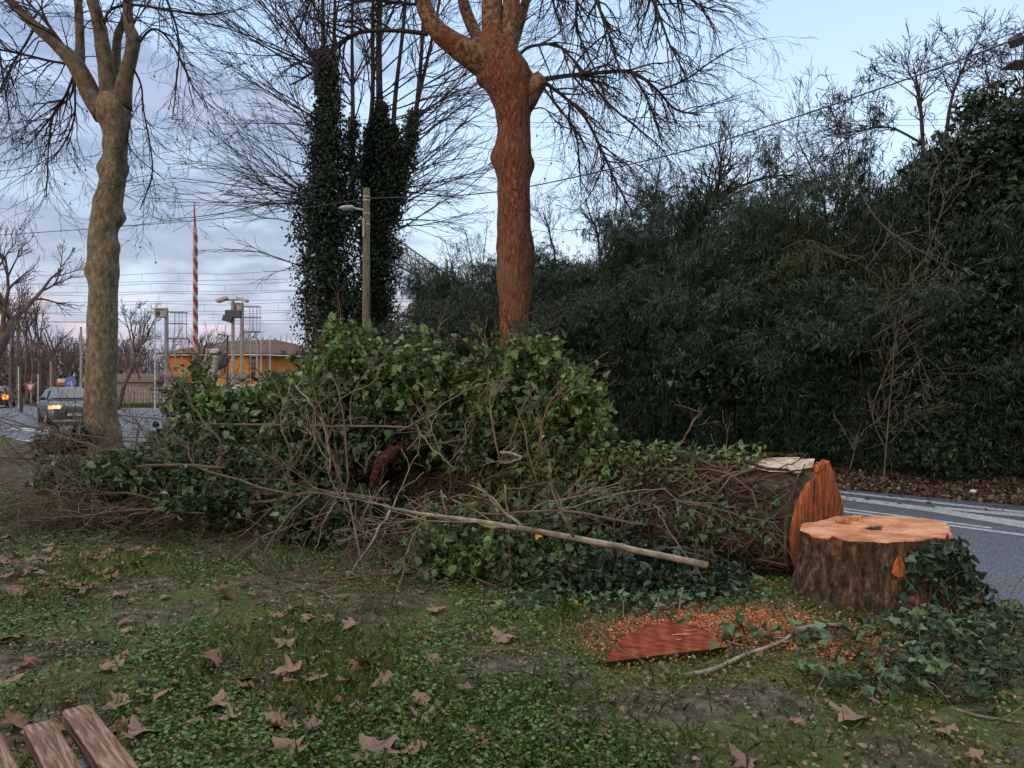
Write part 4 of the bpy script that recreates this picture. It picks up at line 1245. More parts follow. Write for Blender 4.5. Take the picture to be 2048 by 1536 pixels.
# ivy still growing on the felled trunk
Vs, Fs, off = [], [], 0
for (t0, t1, a0, a1, n, sz) in ((1.0, 3.6, -0.9, 0.6, 1300, .055), (1.7, 3.4, -1.6, -0.3, 1100, .06), (0.5, 2.6, -0.45, .5, 620, .05)):
    tt = t0 + (t1 - t0) * rng.random(n); aa = a0 + (a1 - a0) * rng.random(n)
    pos = np.array([log_point(t, a, 1.05 + 0.38 * random.random() ** 2) for t, a in zip(tt, aa)])
    out = np.sin(aa)[:, None] * LS + np.cos(aa)[:, None] * LU
    V, f = leaf_cloud(IVY_T, IVY_F, pos, out, sz * (0.6 + 0.8 * rng.random(n)), 0.4, 0.7, rng)
    Vs.append(V); Fs += [q + off for q in f]; off += len(V)
link('ivy', raw_mesh('ivy', np.concatenate(Vs), Fs, False), M['ivy_light'], log)
mb = MB()
mb.lathe([(0.06, 0), (0.13, 0.03), (0.11, 0.05)], (0, 0, 0), 10)

n = 1900
tt = 0.22 + 2.2 * rng.random(n); aa = -2.4 + 1.7 * rng.random(n)
kp = np.sin(tt * 8 + 1) + np.cos(aa * 5 + 1) + rng.normal(size=n) * .6 > -.15
tt, aa = tt[kp], aa[kp]; n = len(tt)
pos = np.array([log_point(t, a, 1.05 + 0.25 * random.random() ** 2) for t, a in zip(tt, aa)])
V, f = leaf_cloud(IVY_T, IVY_F, pos, np.sin(aa)[:, None] * LS + np.cos(aa)[:, None] * LU, .055 * (0.5 + 0.8 * rng.random(n)), 0.7, 0.6, rng)
link('hanging_ivy', raw_mesh('hanging_ivy', V, f, False), M['ivy_mid'], log)
# severed limb with a reddish cut in the middle of the heap
t = empty('severed_limb', P(775, 985, 8.0), 'severed limb with reddish torn wood in the heap middle', 'limb')
mb = MB(); trunk(mb, [(*P(742, 990, 7.75), 0.02), (*P(750, 950, 7.8), .05), (*P(772, 918, 7.9), .075), (*P(805, 898, 8.2), .075), (*P(850, 886, 8.6), .07)], 12, 0.34, 9, (), 7)
mb.build('torn_wood', M['torn'], t, False)
mb = MB(); trunk(mb, [(*P(845, 882, 8.6), 0.105), (*P(960, 872, 9.2), .10), (*P(1050, 880, 9.8), .09)], 10, 0.1, 5, (), 4)
mb.build('bark', M['log_bark'], t, True)

# ---------------------------------------------------------------- ivy bushes of the heap: px, py, depth, rx px, rz px, ry m, leaves
G_IVY = None
ivy_bush('ivy_bush', [(690, 775, 8.9, 95, 100, 0.6, 1500), (640, 830, 8.8, 80, 90, 0.6, 900), (690, 690, 9.0, 50, 34, 0.3, 220)], 'tall bright ivy bush crowning the brush heap under the lamp pole', M['ivy_light'], 0.115, seed=501, stems=14)
ivy_bush('ivy_bush', [(830, 770, 8.8, 95, 80, 0.6, 1300), (905, 800, 8.7, 70, 60, 0.5, 700), (860, 700, 8.9, 50, 24, 0.25, 160), (760, 730, 8.9, 60, 30, .3, 240)], 'broad bright ivy bush in the middle of heap top', M['ivy_light'], 0.115, seed=502, stems=12)
ivy_bush('ivy_bush', [(1065, 790, 8.2, 85, 95, 0.6, 1300), (1010, 830, 8.3, 70, 80, 0.5, 800), (1055, 700, 8.2, 40, 26, 0.25, 130), (975, 700, 8.3, 22, 34, 0.2, 70)], 'bright ivy bush at the foot of the orange plane tree', M['ivy_light'], 0.115, seed=503, stems=16)
ivy_bush('ivy_bush', [(1140, 860, 7.8, 70, 72, 0.5, 800), (1165, 800, 7.9, 36, 40, 0.3, 220), (1175, 910, 7.6, 46, 30, 0.3, 220)], 'bright ivy bush ending the heap against the dark bamboo', M['ivy_light'], 0.105, seed=504, stems=12)
ivy_bush('ivy_bush', [(470, 840, 9.6, 110, 60, 0.6, 1500), (560, 800, 9.6, 60, 40, 0.4, 500), (400, 810, 9.7, 60, 40, 0.4, 420), (400, 745, 9.8, 22, 22, .2, 60)], 'green ivy bush at the heap left end below the house', M['ivy_light'], 0.115, seed=505, stems=10)
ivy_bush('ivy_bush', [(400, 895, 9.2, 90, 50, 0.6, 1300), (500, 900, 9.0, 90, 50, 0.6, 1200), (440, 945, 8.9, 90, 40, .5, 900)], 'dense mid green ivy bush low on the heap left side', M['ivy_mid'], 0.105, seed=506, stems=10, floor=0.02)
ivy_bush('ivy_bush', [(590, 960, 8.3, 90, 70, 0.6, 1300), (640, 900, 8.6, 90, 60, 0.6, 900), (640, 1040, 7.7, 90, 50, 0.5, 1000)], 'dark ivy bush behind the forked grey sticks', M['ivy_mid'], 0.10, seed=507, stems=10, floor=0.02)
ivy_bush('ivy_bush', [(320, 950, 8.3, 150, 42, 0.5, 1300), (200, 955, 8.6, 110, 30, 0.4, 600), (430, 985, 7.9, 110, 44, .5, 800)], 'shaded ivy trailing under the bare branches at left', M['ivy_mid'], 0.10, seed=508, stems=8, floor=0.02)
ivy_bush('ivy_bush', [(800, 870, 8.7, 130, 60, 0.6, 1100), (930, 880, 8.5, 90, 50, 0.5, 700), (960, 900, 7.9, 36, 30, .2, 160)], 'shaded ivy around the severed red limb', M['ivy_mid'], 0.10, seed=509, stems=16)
ivy_bush('ivy_bush', [(900, 1090, 6.55, 85, 60, 0.45, 800), (980, 1115, 6.35, 90, 62, 0.45, 850), (880, 1140, 6.2, 60, 34, 0.3, 260)], 'bright ivy spilling below the long pale pole', M['ivy_light'], 0.085, seed=510, stems=10, floor=0.02)
ivy_bush('ivy_bush', [(1075, 1130, 6.15, 80, 60, 0.4, 800), (1150, 1130, 6.25, 90, 56, 0.4, 750), (1080, 1050, 6.6, 60, 34, 0.3, 260)], 'ivy hanging down the felled trunk flank to the lawn', M['ivy_mid'], 0.08, seed=511, stems=10, floor=0.02)
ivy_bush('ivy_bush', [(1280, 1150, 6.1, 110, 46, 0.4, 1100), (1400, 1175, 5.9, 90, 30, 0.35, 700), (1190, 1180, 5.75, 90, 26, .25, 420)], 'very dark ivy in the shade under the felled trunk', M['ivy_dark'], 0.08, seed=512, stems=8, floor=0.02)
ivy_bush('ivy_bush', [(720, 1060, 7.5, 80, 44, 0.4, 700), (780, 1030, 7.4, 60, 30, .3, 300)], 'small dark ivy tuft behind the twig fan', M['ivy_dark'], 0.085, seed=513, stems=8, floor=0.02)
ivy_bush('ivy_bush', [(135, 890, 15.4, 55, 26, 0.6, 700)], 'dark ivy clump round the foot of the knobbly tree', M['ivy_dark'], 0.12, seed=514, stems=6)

# yellow leaves caught in the heap
for (px, py, d, lb) in ((625, 910, 8.0, 'yellow ivy leaf caught low in the heap behind forked sticks'), (868, 782, 8.2, 'yellow leaf caught near the heap top'), (1082, 875, 7.4, 'orange leaf caught on the right bush of the heap'), (1072, 1076, 5.75, 'yellow leaf above the trunk flank ivy below the pole')):
    V, f = scatter(IVY_T, IVY_F, [P(px, py, d)], [(0.5, -0.2, 0.3)], [(0.4, -0.5, 0.7)], [0.055])
    tag(link('yellow_leaf', raw_mesh('yellow_leaf', V, f), M['yellow_leaf']), lb, 'leaf', 'yellow leaves in heap and lawn')

# ---------------------------------------------------------------- cut branches
def cut_branch(pts, label, mat, k=6, ln=0.7, lvl=1, seed=0, grav=-0.01, group='cut branches of the brush heap', sub=(0, 4), wob=0.16, floor=0.03, cat='branch', name='cut_branch', ang=0.75, cut=None, thin=0.6):
    """pts: (px, py, depth, diameter px)"""
    random.seed(seed)
    S = spline([(*P(a, b, c), w * thin / 2 / F * c) for a, b, c, w in pts], 4)
    mb = MB()
    J = [(0, 0, 0)] + [rv(0.0015 if cut else 0.006) for _ in S[1:]]
    mb.tube([vadd(tuple(q[:3]), j) for q, j in zip(S, J)], [max(0.0035, q[3]) for q in S], 7)
    for j in range(k):
        i = random.randint(int(len(S) * 0.15), len(S) - 2)
        tan = vn(tuple(S[i + 1][:3] - S[i][:3]))
        dr = vadd(tan, vn(rv()), 0.95)
        grow(mb, tuple(S[i][:3]), dr, ln * random.uniform(0.5, 1.3), max(0.0035, S[i][3] * 0.6), lvl, wob, grav, sub, ang, 0.6, 0.4, floor, 0.0028, None, 6)
    base = tuple(S[0][:3])
    me = mb.mesh(name, True)
    me.transform(__import__('mathutils').Matrix.Translation(-Vector(base)))
    me.materials.append(mat)
    if cut:
        o = empty(name, base, label, cat, group)
        b = link('bark', me, None, o, (0, 0, 0))
        c = MB(); d0 = nrm(S[1, :3] - S[0, :3]); a = S[0, :3] - d0 * 0.004
        c.tube([a, a + d0 * 0.004], [S[0, 3] * 0.93] * 2, 10); c.build('cut_end', M['face_wood'], o)
    else:
        o = bpy.data.objects.new(name, me); COL.objects.link(o); o.location = base
        tag(o, label, cat, group)
    return o


B = M['branch']; PB = M['pale_branch']
cut_branch([(1415, 1130, 5.35, 14), (1300, 1106, 5.5, 13.5), (1180, 1082, 5.65, 13), (1050, 1058, 5.8, 11), (940, 1040, 5.95, 9.5), (840, 1027, 6.1, 7), (770, 1012, 6.25, 4), (720, 1000, 6.4, 2.5)], 'long pale straight pole sloping across the heap front', PB, 9, 0.6, 1, 1, cut=True, thin=1.0)
cut_branch([(545, 742, 8.0, 12), (580, 770, 8.0, 11), (610, 790, 8.0, 9)], 'short black stub poking from the heap beside the house', M['twig_dark'], 0, seed=2)
cut_branch([(440, 945, 7.6, 0.1 + 9), (438, 880, 7.5, 8), (405, 840, 7.5, 6), (375, 790, 7.5, 4), (360, 760, 7.5, 3)], 'forked grey stick standing up before the left ivy bush', B, 4, 0.5, seed=3)
cut_branch([(660, 945, 7.0, 8), (658, 900, 7.0, 7.5), (645, 845, 7.0, 7), (620, 805, 7.0, 6), (590, 770, 7.1, 4)], 'pale forked stick leaning left across the dark bush', PB, 4, 0.5, seed=4)
cut_branch([(690, 1030, 6.9, 8), (695, 930, 6.9, 7.5), (682, 800, 6.95, 6), (660, 750, 7, 5), (650, 735, 7, 3)], 'tall thin upright twig in front of the crowning bush', B, 4, 0.6, seed=5)
cut_branch([(655, 890, 6.95, 5), (680, 800, 6.95, 5), (740, 770, 7.0, 4), (770, 720, 7.1, 3)], 'thin twig arching right before the crowning bush', B, 3, 0.4, seed=6)
cut_branch([(800, 862, 7.0, 7), (850, 835, 7.1, 6.5), (900, 800, 7.2, 6), (960, 770, 7.4, 5), (1020, 760, 7.5, 3)], 'dark diagonal stick rising right over heap middle', B, 3, 0.4, seed=7)
cut_branch([(1000, 905, 6.7, 10), (1045, 915, 6.6, 10), (1000, 930, 6.6, 7)], 'bent pale stick lying on the trunk top', PB, 2, 0.4, seed=8)
cut_branch([(1350, 905, 6.7, 6), (1372, 870, 6.7, 5), (1392, 838, 6.7, 5), (1400, 825, 6.7, 4), (1350, 808, 6.8, 2.5)], 'crooked bare twig standing on the felled trunk', B, 3, 0.25, seed=9)
cut_branch([(590, 990, 6.8, 6), (480, 962, 7.2, 7), (400, 938, 7.6, 7), (240, 905, 8.4, 6), (120, 870, 9.2, 6), (0, 835, 9.8, 4)], 'long bare branch reaching to the far left above the twigs', B, 12, 1.0, 2, 10, sub=(0, 3, 4))
cut_branch([(820, 855, 7.4, 7), (600, 850, 8.2, 8), (420, 848, 8.8, 7), (330, 840, 9.2, 6), (240, 830, 9.6, 4)], 'straight dark branch lying level over the left bushes', B, 6, 0.6, 1, 11)
cut_branch([(780, 1000, 6.9, 12), (640, 985, 7.3, 11), (500, 1005, 7.6, 10), (330, 985, 8.2, 12), (190, 978, 8.8, 9), (40, 962, 9.2, 6)], 'thick low branch running left along the heap foot', B, 12, 1.0, 2, 12, sub=(0, 3, 4))
cut_branch([(450, 935, 7.4, 9), (330, 930, 7.7, 9), (200, 945, 8.2, 7), (60, 990, 8.4, 5), (0, 1010, 8.4, 3)], 'brown branch bending down to the left lawn', B, 10, 0.9, 2, 13, sub=(0, 3, 4))
cut_branch([(780, 1020, 6.4, 9), (740, 1090, 6.2, 8), (690, 1160, 6.0, 6), (630, 1210, 5.7, 4), (617, 1245, 5.5, 3)], 'pale twig dropping from heap to the lawn grass', PB, 7, 0.45, 1, 14)
cut_branch([(1010, 1180, 5.7, 5), (890, 1140, 6.0, 7), (720, 1155, 5.9, 8), (600, 1160, 6.0, 7), (520, 1140, 6.2, 5)], 'crooked branch lying flat at the heap foot', B, 12, 0.6, 1, 15)
cut_branch([(845, 1040, 6.1, 8), (820, 1090, 6.0, 9), (805, 1150, 5.8, 7), (790, 1190, 5.7, 4)], 'knotty brown stem hanging under the pole top', B, 8, 0.5, 1, 16)
cut_branch([(1000, 920, 6.5, 7), (980, 800, 6.8, 6), (1010, 760, 6.9, 4)], 'upright brown twig before the foot of orange tree', B, 4, 0.4, 1, 17)
cut_branch([(1075, 905, 6.7, 9), (1090, 830, 6.8, 7), (1120, 780, 6.9, 5), (1125, 760, 6.9, 3)], 'branching brown stem inside the right ivy bush', B, 6, 0.5, 1, 18)
cut_branch([(1415, 1165, 5.4, 4), (1370, 1110, 5.6, 5), (1330, 1050, 5.9, 5), (1310, 1010, 6.1, 4)], 'thin curved stem hanging over the trunk flank', B, 3, 0.4, 1, 19)
cut_branch([(905, 1000, 6.6, 8), (980, 1030, 6.2, 7), (1100, 1020, 6.1, 9), (1230, 1040, 6.0, 8), (1290, 1050, 6.0, 5)], 'reddish branch pressed along the trunk flank', B, 8, 0.5, 1, 20)
# the rest of the tangle
random.seed(99)
spec = []
for k in range(27):     # left fan of bare twigs
    px = random.uniform(230, 760); py = random.uniform(880, 1035)
    d = np.interp(py, [880, 1040], [9.4, 7.6]) - random.uniform(0, 0.6)
    L = random.uniform(180, 420); dy = random.uniform(-50, 75)
    spec.append(([(px, py, d, random.uniform(5, 9)), (px - L * .35, py + dy * .2 + random.uniform(-20, 20), d + .1, 6), (px - L * .7, py + dy * .7, d + .2, 4.5), (px - L, py + dy, d + .3, 2.6)], 9, .8, 'bare brown branch in the twig tangle left of the heap', 2))
for k in range(22):     # front fan, dropping to the lawn
    px = random.uniform(520, 1080); py = random.uniform(960, 1080)
    d = np.interp(px, [500, 1100], [7.2, 6.2])
    dx = random.uniform(-190, 60); py2 = random.uniform(1090, 1200)
    d2 = min(d, 2400 / (py2 - 768) + 0.1)
    spec.append(([(px, py, d, random.uniform(4, 8)), (px + dx * .4, (py * 1.3 + py2 * .7) / 2 - 10, (d + d2) / 2, 5.5), (px + dx * .75, (py * .6 + py2 * 1.4) / 2, d2, 4), (px + dx, py2, d2, 2.4)], 6, .42, 'bare twiggy branch drooping from the heap front', 1))
for k in range(11):     # upright and slanting sticks in the middle
    px = random.uniform(560, 1150); py = random.uniform(900, 1020)
    d = np.interp(px, [500, 1150], [7.9, 6.7])
    dx = random.uniform(-90, 110); py2 = random.uniform(730, 880)
    spec.append(([(px, py, d - .2, random.uniform(4, 7)), (px + dx * .3 + random.uniform(-15, 15), (py * 2 + py2) / 3, d - .15, 5), (px + dx * .6 + random.uniform(-15, 15), (py + py2 * 2) / 3, d, 4), (px + dx, py2, d + .15, 2.4)], 4, .45, 'thin bare stick slanting up among the ivy bushes', 1))
for k in range(14):     # across the trunk flank
    px = random.uniform(800, 1400); py = random.uniform(960, 1110)
    d = np.interp(px, [800, 1400], [6.9, 5.75])
    L = random.uniform(100, 260); dy = random.uniform(-70, 70)
    spec.append(([(px, py, d, random.uniform(4, 8)), (px + L * .3, py + dy * .4 + random.uniform(-15, 15), d - .1, 5), (px + L * .65, py + dy * .8, d - .2, 4), (px + L, py + dy, d - .2, 2.5)], 4, .4, 'thin brown stem straggling over the felled trunk', 1))
for k, (pts, kk, ln, lb, lv) in enumerate(spec):
    pts = [(a, b, min(c, 2390 / max(1, b - 768)) if b > 800 else c, w) for a, b, c, w in pts]
    cut_branch(pts, lb, B if k % 9 else PB, kk, ln * .9, lv, 1000 + k, sub=(0, 3, 3), thin=0.62, group=lb.replace('bare ', '').split(' in ')[0] + ' group')

# twigs too many to count under the heap's left end
mb = MB(); random.seed(55)
for k in range(560):
    px = random.uniform(-60, 430); py = random.uniform(905, 1075)
    d = min(2380 / (py - 768), 15) * random.uniform(0.97, 1.02)
    p = P(px, py, d); p = (p[0], p[1], 0.03 + random.random() ** 2 * 0.35)
    grow(mb, p, (random.gauss(0, 1), random.gauss(0, .6), random.uniform(-.2, .35)), random.uniform(0.3, 0.9), 0.0045, 1 if k % 3 == 0 else 0, 0.15, -0.02, (0, 3), 0.7, 0.6, 0.4, 0.02, 0.0022, None, 5)
tag(mb.build('brushwood', M['branch'], None, True), 'matted brown twigs carpeting the ground left of the heap', 'brushwood', kind='stuff')

# ---------------------------------------------------------------- stump
SC = np.array((2.72, 5.62, 0.0))
st = empty('tree_stump', tuple(SC), 'broad freshly sawn stump with ivy and orange wood beside the road', 'stump')
rng = np.random.default_rng(5); random.seed(5)
ns_, nz_ = 72, 26


def stump_r(a, z):
    """radius at angle a (0 = +x, 3pi/2 = camera), height z"""
    base = 0.535 + 0.02 * math.sin(2 * a + 0.4)
    fl = (max(0.0, 1 - z / 0.5)) ** 2.2
    r = base + 0.085 * fl
    r += fl * (0.20 * math.exp(-(((a - 5.95 + math.pi) % 6.2832 - math.pi) / 0.32) ** 2) + 0.06 * math.exp(-(((a - 3.5 + math.pi) % 6.2832 - math.pi) / 0.35) ** 2) + 0.07 * math.exp(-(((a - 4.75 + math.pi) % 6.2832 - math.pi) / 0.3) ** 2))
    r += 0.018 * math.sin(a * 7 + 1) + 0.011 * math.sin(a * 13)
    return r


def stump_p(a, z, k=1.0):
    r = stump_r(a, z) * k
    return SC + np.array((r * math.cos(a), r * math.sin(a) * 0.88, z))


def top_z(a):
    return 0.505 + 0.012 * math.sin(a + 2.0) + 0.005 * math.sin(3 * a)


Vt = np.array([[stump_p(2 * math.pi * j / ns_, top_z(2 * math.pi * j / ns_) * i / (nz_ - 1) - 0.03 * (1 - i / (nz_ - 1)),
               1 + 0.045 * mnoise.noise(Vector((math.cos(j * .0873) * 5, math.sin(j * .0873) * 5, i * .22))) + 0.035 * mnoise.noise(Vector((math.cos(j * .0873) * 14, math.sin(j * .0873) * 14, i * .5))) - 0.04 * abs(mnoise.noise(Vector((math.cos(j * .0873) * 22, math.sin(j * .0873) * 22, i * .16))))) for j in range(ns_)] for i in range(nz_)])
ii = np.arange(ns_); jj = (ii + 1) % ns_
q = np.concatenate([np.stack([k * ns_ + ii, k * ns_ + jj, (k + 1) * ns_ + jj, (k + 1) * ns_ + ii], 1) for k in range(nz_ - 1)])
link('bark', raw_mesh('bark', Vt.reshape(-1, 3), [q]), M['stump_bark'], st)
rings = []
ctr = Vt[-1].mean(0)
for k, rr in enumerate((1.0, 0.985, 0.9, 0.75, 0.6, 0.45, 0.3, 0.15, 0.04)):
    ring = ctr + (Vt[-1] - ctr) * rr
    lift = 0.0 if k < 1 else 0.008
    a = 2 * math.pi * ii / ns_
    step = 0.022 * ((np.cos(a - 0.55) > 0.2) & (rr > 0.35)) * (k > 0)          # the raised back-right felling step
    ring = ring + np.stack([np.zeros(ns_), np.zeros(ns_), lift + step + 0.006 * rng.random(ns_) * (k > 0) - 0.02 * (rr < 0.1)], 1)
    rings.append(ring)
q = np.concatenate([np.stack([k * ns_ + ii, k * ns_ + jj, (k + 1) * ns_ + jj, (k + 1) * ns_ + ii], 1) for k in range(8)])
link('sawn_top', raw_mesh('sawn_top', np.concatenate(rings), [q, ii + 8 * ns_], False), M['fresh_wood'], st)
mb = MB()
for k in range(9):
    mb.box((SC[0] - 0.17 + 0.02 * k, SC[1] + 0.25 + random.uniform(-.03, .03), 0.525 + 0.003 * k), (0.024, 0.05, 0.02 + 0.004 * k), rz=random.uniform(-.2, .2), bev=0.004)
mb.build('hinge_wood', M['fresh_wood'], st)
mb = MB()
for (x0, y0_, x1, y1_) in ((-.02, .02, .10, .05), (.02, .0, -.06, .03), (.03, .03, .02, -.07)):
    mb.tube([(SC[0] + x0, SC[1] + y0_, .513), (SC[0] + (x0 + x1) / 2, SC[1] + (y0_ + y1_) / 2 + .01, .516), (SC[0] + x1, SC[1] + y1_, .513)], [.004, .014, .002], 5)
mb.build('heart_crack', M['dark'], st)
# bare wood wounds on the near flank
mb = MB()
wa = math.radians(262); wz = 0.34
outl = []
for k in range(20):
    th = 2 * math.pi * k / 20
    outl.append(stump_p(wa + 0.095 * math.cos(th) * (1.0 if math.sin(th) < 0 else 0.75 * (1 - math.sin(th) * .5) + .1), wz + (0.085 if math.sin(th) > 0 else 0.055) * math.sin(th), 1.035 + 0.01 * random.random()))
outl.append(stump_p(wa, wz, 1.07))
mb.add(outl, [(k, (k + 1) % 20, 20) for k in range(20)])
mb.build('knot_wound', M['face_wood'], st, True)
mb = MB()
for (a0, z0, h_, w_) in ((258, .22, .07, .03), (272, .1, .06, .09), (268, .13, .05, .05), (220, .46, .07, .09), (306, .46, .10, .03), (312, .45, .09, .03), (296, .50, .04, .07)):
    a0 = math.radians(a0); pts = []
    for k in range(10):
        th = 2 * math.pi * k / 10; rr = random.uniform(.7, 1.15)
        pts.append(stump_p(a0 + w_ * 1.3 * math.cos(th) * rr, z0 + h_ * math.sin(th) * rr, 1.028 + 0.012 * random.random()))
    pts.append(stump_p(a0, z0, 1.05))
    mb.add(pts, [(k, (k + 1) % 10, 10) for k in range(10)])
    mb.build('bark_scrape', M['scrape'], st, True); mb = MB()
n = 420
aa = np.radians(np.concatenate([rng.normal(295, 15, 250), rng.normal(325, 16, 170)])); zz = np.concatenate([np.clip(rng.normal(.34, .10, 250), .05, .5), np.clip(rng.normal(.22, .12, 170), .03, .5)])
pos = np.array([stump_p(a, z, 1.05 + .12 * random.random()) for a, z in zip(aa, zz)])
out = np.stack([np.cos(aa), np.sin(aa), np.zeros(n)], 1)
V, f = leaf_cloud(IVY_T, IVY_F, pos, out, .035 + .05 * rng.random(n), 0.7, 0.6, rng)
link('ivy', raw_mesh('ivy', V, f, False), M['ivy_dark'], st)
mb = MB()
for (a0, z0, a1, z1) in ((300, .4, 304, .02), (290, .3, 275, .05), (312, .35, 318, .03), (255, .2, 262, .02), (232, .35, 246, .03)):
    pts = [tuple(stump_p(math.radians(a0 + (a1 - a0) * k / 5) + random.gauss(0, .02), z0 + (z1 - z0) * k / 5, 1.06)) for k in range(6)]
    mb = MB(); mb.tube(pts, [.007] * 6, 5); mb.build('ivy_stem', M['vine_stem'], st)

# ivy carpet right of and before the stump
n = 2300
px = np.concatenate([rng.normal(1895, 100, 1500), rng.normal(1700, 120, 450), rng.normal(2000, 60, 350)]); py = np.concatenate([rng.normal(1345, 48, 1500), rng.normal(1290, 24, 450), rng.normal(1275, 26, 350)])
py = np.clip(py, 1236, 1440)
d = 2400 / (py - 768); xx = (px - 1024) / F * d
kp = across(xx, d) < EDGE - .02
kp &= ~((xx - SC[0]) ** 2 + ((d - SC[1]) / .88) ** 2 < .62 ** 2)
# keep the left side thinner so the sawdust shows
kp &= ((px > 1760) | (rng.random(n) < .42)) & (fnoise(xx * 3.5, d * 3.5, 63) > .40)
xx, d = xx[kp], d[kp]; n = len(xx)
hgt = rng.random(n) ** 1.8 * 0.15 * np.clip(fnoise(xx * 2, d * 2, 61) * 1.6, .3, 1)
pos = np.stack([xx, d, lawn_z(xx, d) + .02 + hgt], 1)
V, f = scatter(IVY_T, IVY_F, pos, np.stack([rng.normal(size=n), rng.normal(size=n) - .4, rng.normal(size=n) * .35 - .1], 1), nrm(np.array((0, -.25, 1.0)) + rng.normal(size=(n, 3)) * .65), .024 + .044 * rng.random(n))
ic = empty('ivy_carpet', (2.6, 4.2, 0), 'trailing dark ivy carpet on the ground before the stump', 'ivy')
link('foliage', raw_mesh('foliage', V, f, False), M['ivy_carpet'], ic)
mb = MB(); random.seed(8)
for k in range(130):
    i = random.randrange(n); p = tuple(pos[i])
    grow(mb, (p[0], p[1], p[2] * .6 + .01), (random.gauss(0, 1), random.gauss(0, 1), random.uniform(-.1, .3)), random.uniform(.2, .6), .004, 1 if k % 3 == 0 else 0, .2, -.02, (0, 2), .7, .6, .5, .03, .002, None, 6)
mb.build('stems', M['vine_stem'], ic)
for (px, py, lb) in ((1620, 1300, 'small dark ivy sprig on the sawdust beside the slab'), (1480, 1290, 'drooping ivy sprig at the slab right end'), (1640, 1370, 'three ivy leaves lying before the sawdust')):
    g = G(px, py); n = 22
    pos = np.array(g) + rng.normal(size=(n, 3)) * np.array((.09, .09, .02)); pos[:, 2] = .05 + rng.random(n) * .10
    V, f = scatter(IVY_T, IVY_F, pos, np.stack([rng.normal(size=n), rng.normal(size=n), rng.normal(size=n) * .4], 1), nrm(np.array((0, -.3, 1.0)) + rng.normal(size=(n, 3)) * .45), .05 + .045 * rng.random(n))
    e = empty('ivy_sprig', g, lb, 'ivy sprig')
    link('foliage', raw_mesh('foliage', V, f, False), M['ivy_mid'], e)
    mb = MB()
    for k in range(5):
        grow(mb, (g[0], g[1], .04), (random.gauss(0, 1), random.gauss(0, 1), .3), .22, .004, 0, .2, -.04, (0,), .7, .6, .5, .03, .002)
    mb.build('stems', M['vine_stem'], e)

n = 520
px = np.concatenate([rng.normal(1400, 120, 320), rng.normal(1150, 90, 200)]); py = np.concatenate([rng.normal(1212, 16, 320), rng.normal(1215, 14, 200)])
d = 2400 / (py - 768); xx = (px - 1024) / F * d
kp = (across(xx, d) < EDGE - .05) & ((xx - SC[0]) ** 2 + (d - SC[1]) ** 2 > .5)
xx, d = xx[kp], d[kp]; n = len(xx)
pos = np.stack([xx, d, lawn_z(xx, d) + .02 + rng.random(n) * .08], 1)
V, f = scatter(IVY_T, IVY_F, pos, np.stack([rng.normal(size=n), rng.normal(size=n), rng.normal(size=n) * .3], 1), nrm(np.array((0, -.2, 1.0)) + rng.normal(size=(n, 3)) * .5), .03 + .045 * rng.random(n))
tag(link('fallen_ivy_leaves', raw_mesh('fallen_ivy_leaves', V, f, False), M['ivy_mid']), 'loose ivy leaves strewn along the foot of the felled trunk', 'ivy leaves', kind='stuff')

# ---------------------------------------------------------------- wood slab, sawdust, sticks
a_ = np.array(G(1207, 1343)); b_ = np.array(G(1452, 1312))
ch = b_ - a_; L_ = np.linalg.norm(ch); ux = ch / L_; uy = np.array((-ux[1], ux[0], 0.0))
tilt = R(30)
prof = [(0, 0)] + [(L_ * t, 0.225 * (1 - (2 * t ** 1.3 - 1) ** 2) ** 0.62) for t in np.linspace(0.015, 0.985, 30)] + [(L_, 0)]
Vb, Vt_ = [], []
for (u_, v_) in prof:
    base = a_ + ux * u_ + uy * (v_ * math.cos(tilt)) + np.array((0, 0, 0.03 + v_ * math.sin(tilt)))
    nn = uy * (-math.sin(tilt)) + np.array((0, 0, math.cos(tilt)))
    Vb.append(base); Vt_.append(base + nn * (0.034 + 0.004 * math.sin(u_ * 40)))
npf = len(prof)
slab = empty('wood_slab', tuple((a_ + b_) / 2), 'red half moon wood slab lying on the lawn before the sawdust', 'wood slab')
link('cut_face', raw_mesh('cut_face', Vt_, [list(range(npf))[::-1]], False), M['red_wood'], slab)
Vs_ = Vb + Vt_
fs = [(k, k + npf, (k + 1) % npf + npf, (k + 1) % npf) for k in range(npf)]
link('bark_edge', raw_mesh('bark_edge', Vs_, fs + [list(range(npf))], False), M['log_bark'], slab)
mb = MB()
for k in range(7):
    p = np.array(Vt_[npf // 2]) * 0; t_ = random.uniform(.62, .86); v_ = random.uniform(.07, .13)
    base = a_ + ux * L_ * t_ + uy * (v_ * math.cos(tilt)) + np.array((0, 0, .070 + v_ * math.sin(tilt)))
    mb.box(base, (random.uniform(.03, .08), .005, .005), rz=math.atan2(ux[1], ux[0]) + random.uniform(-.1, .1), rx=tilt)
mb.build('splinters', M['fresh_wood'], slab)

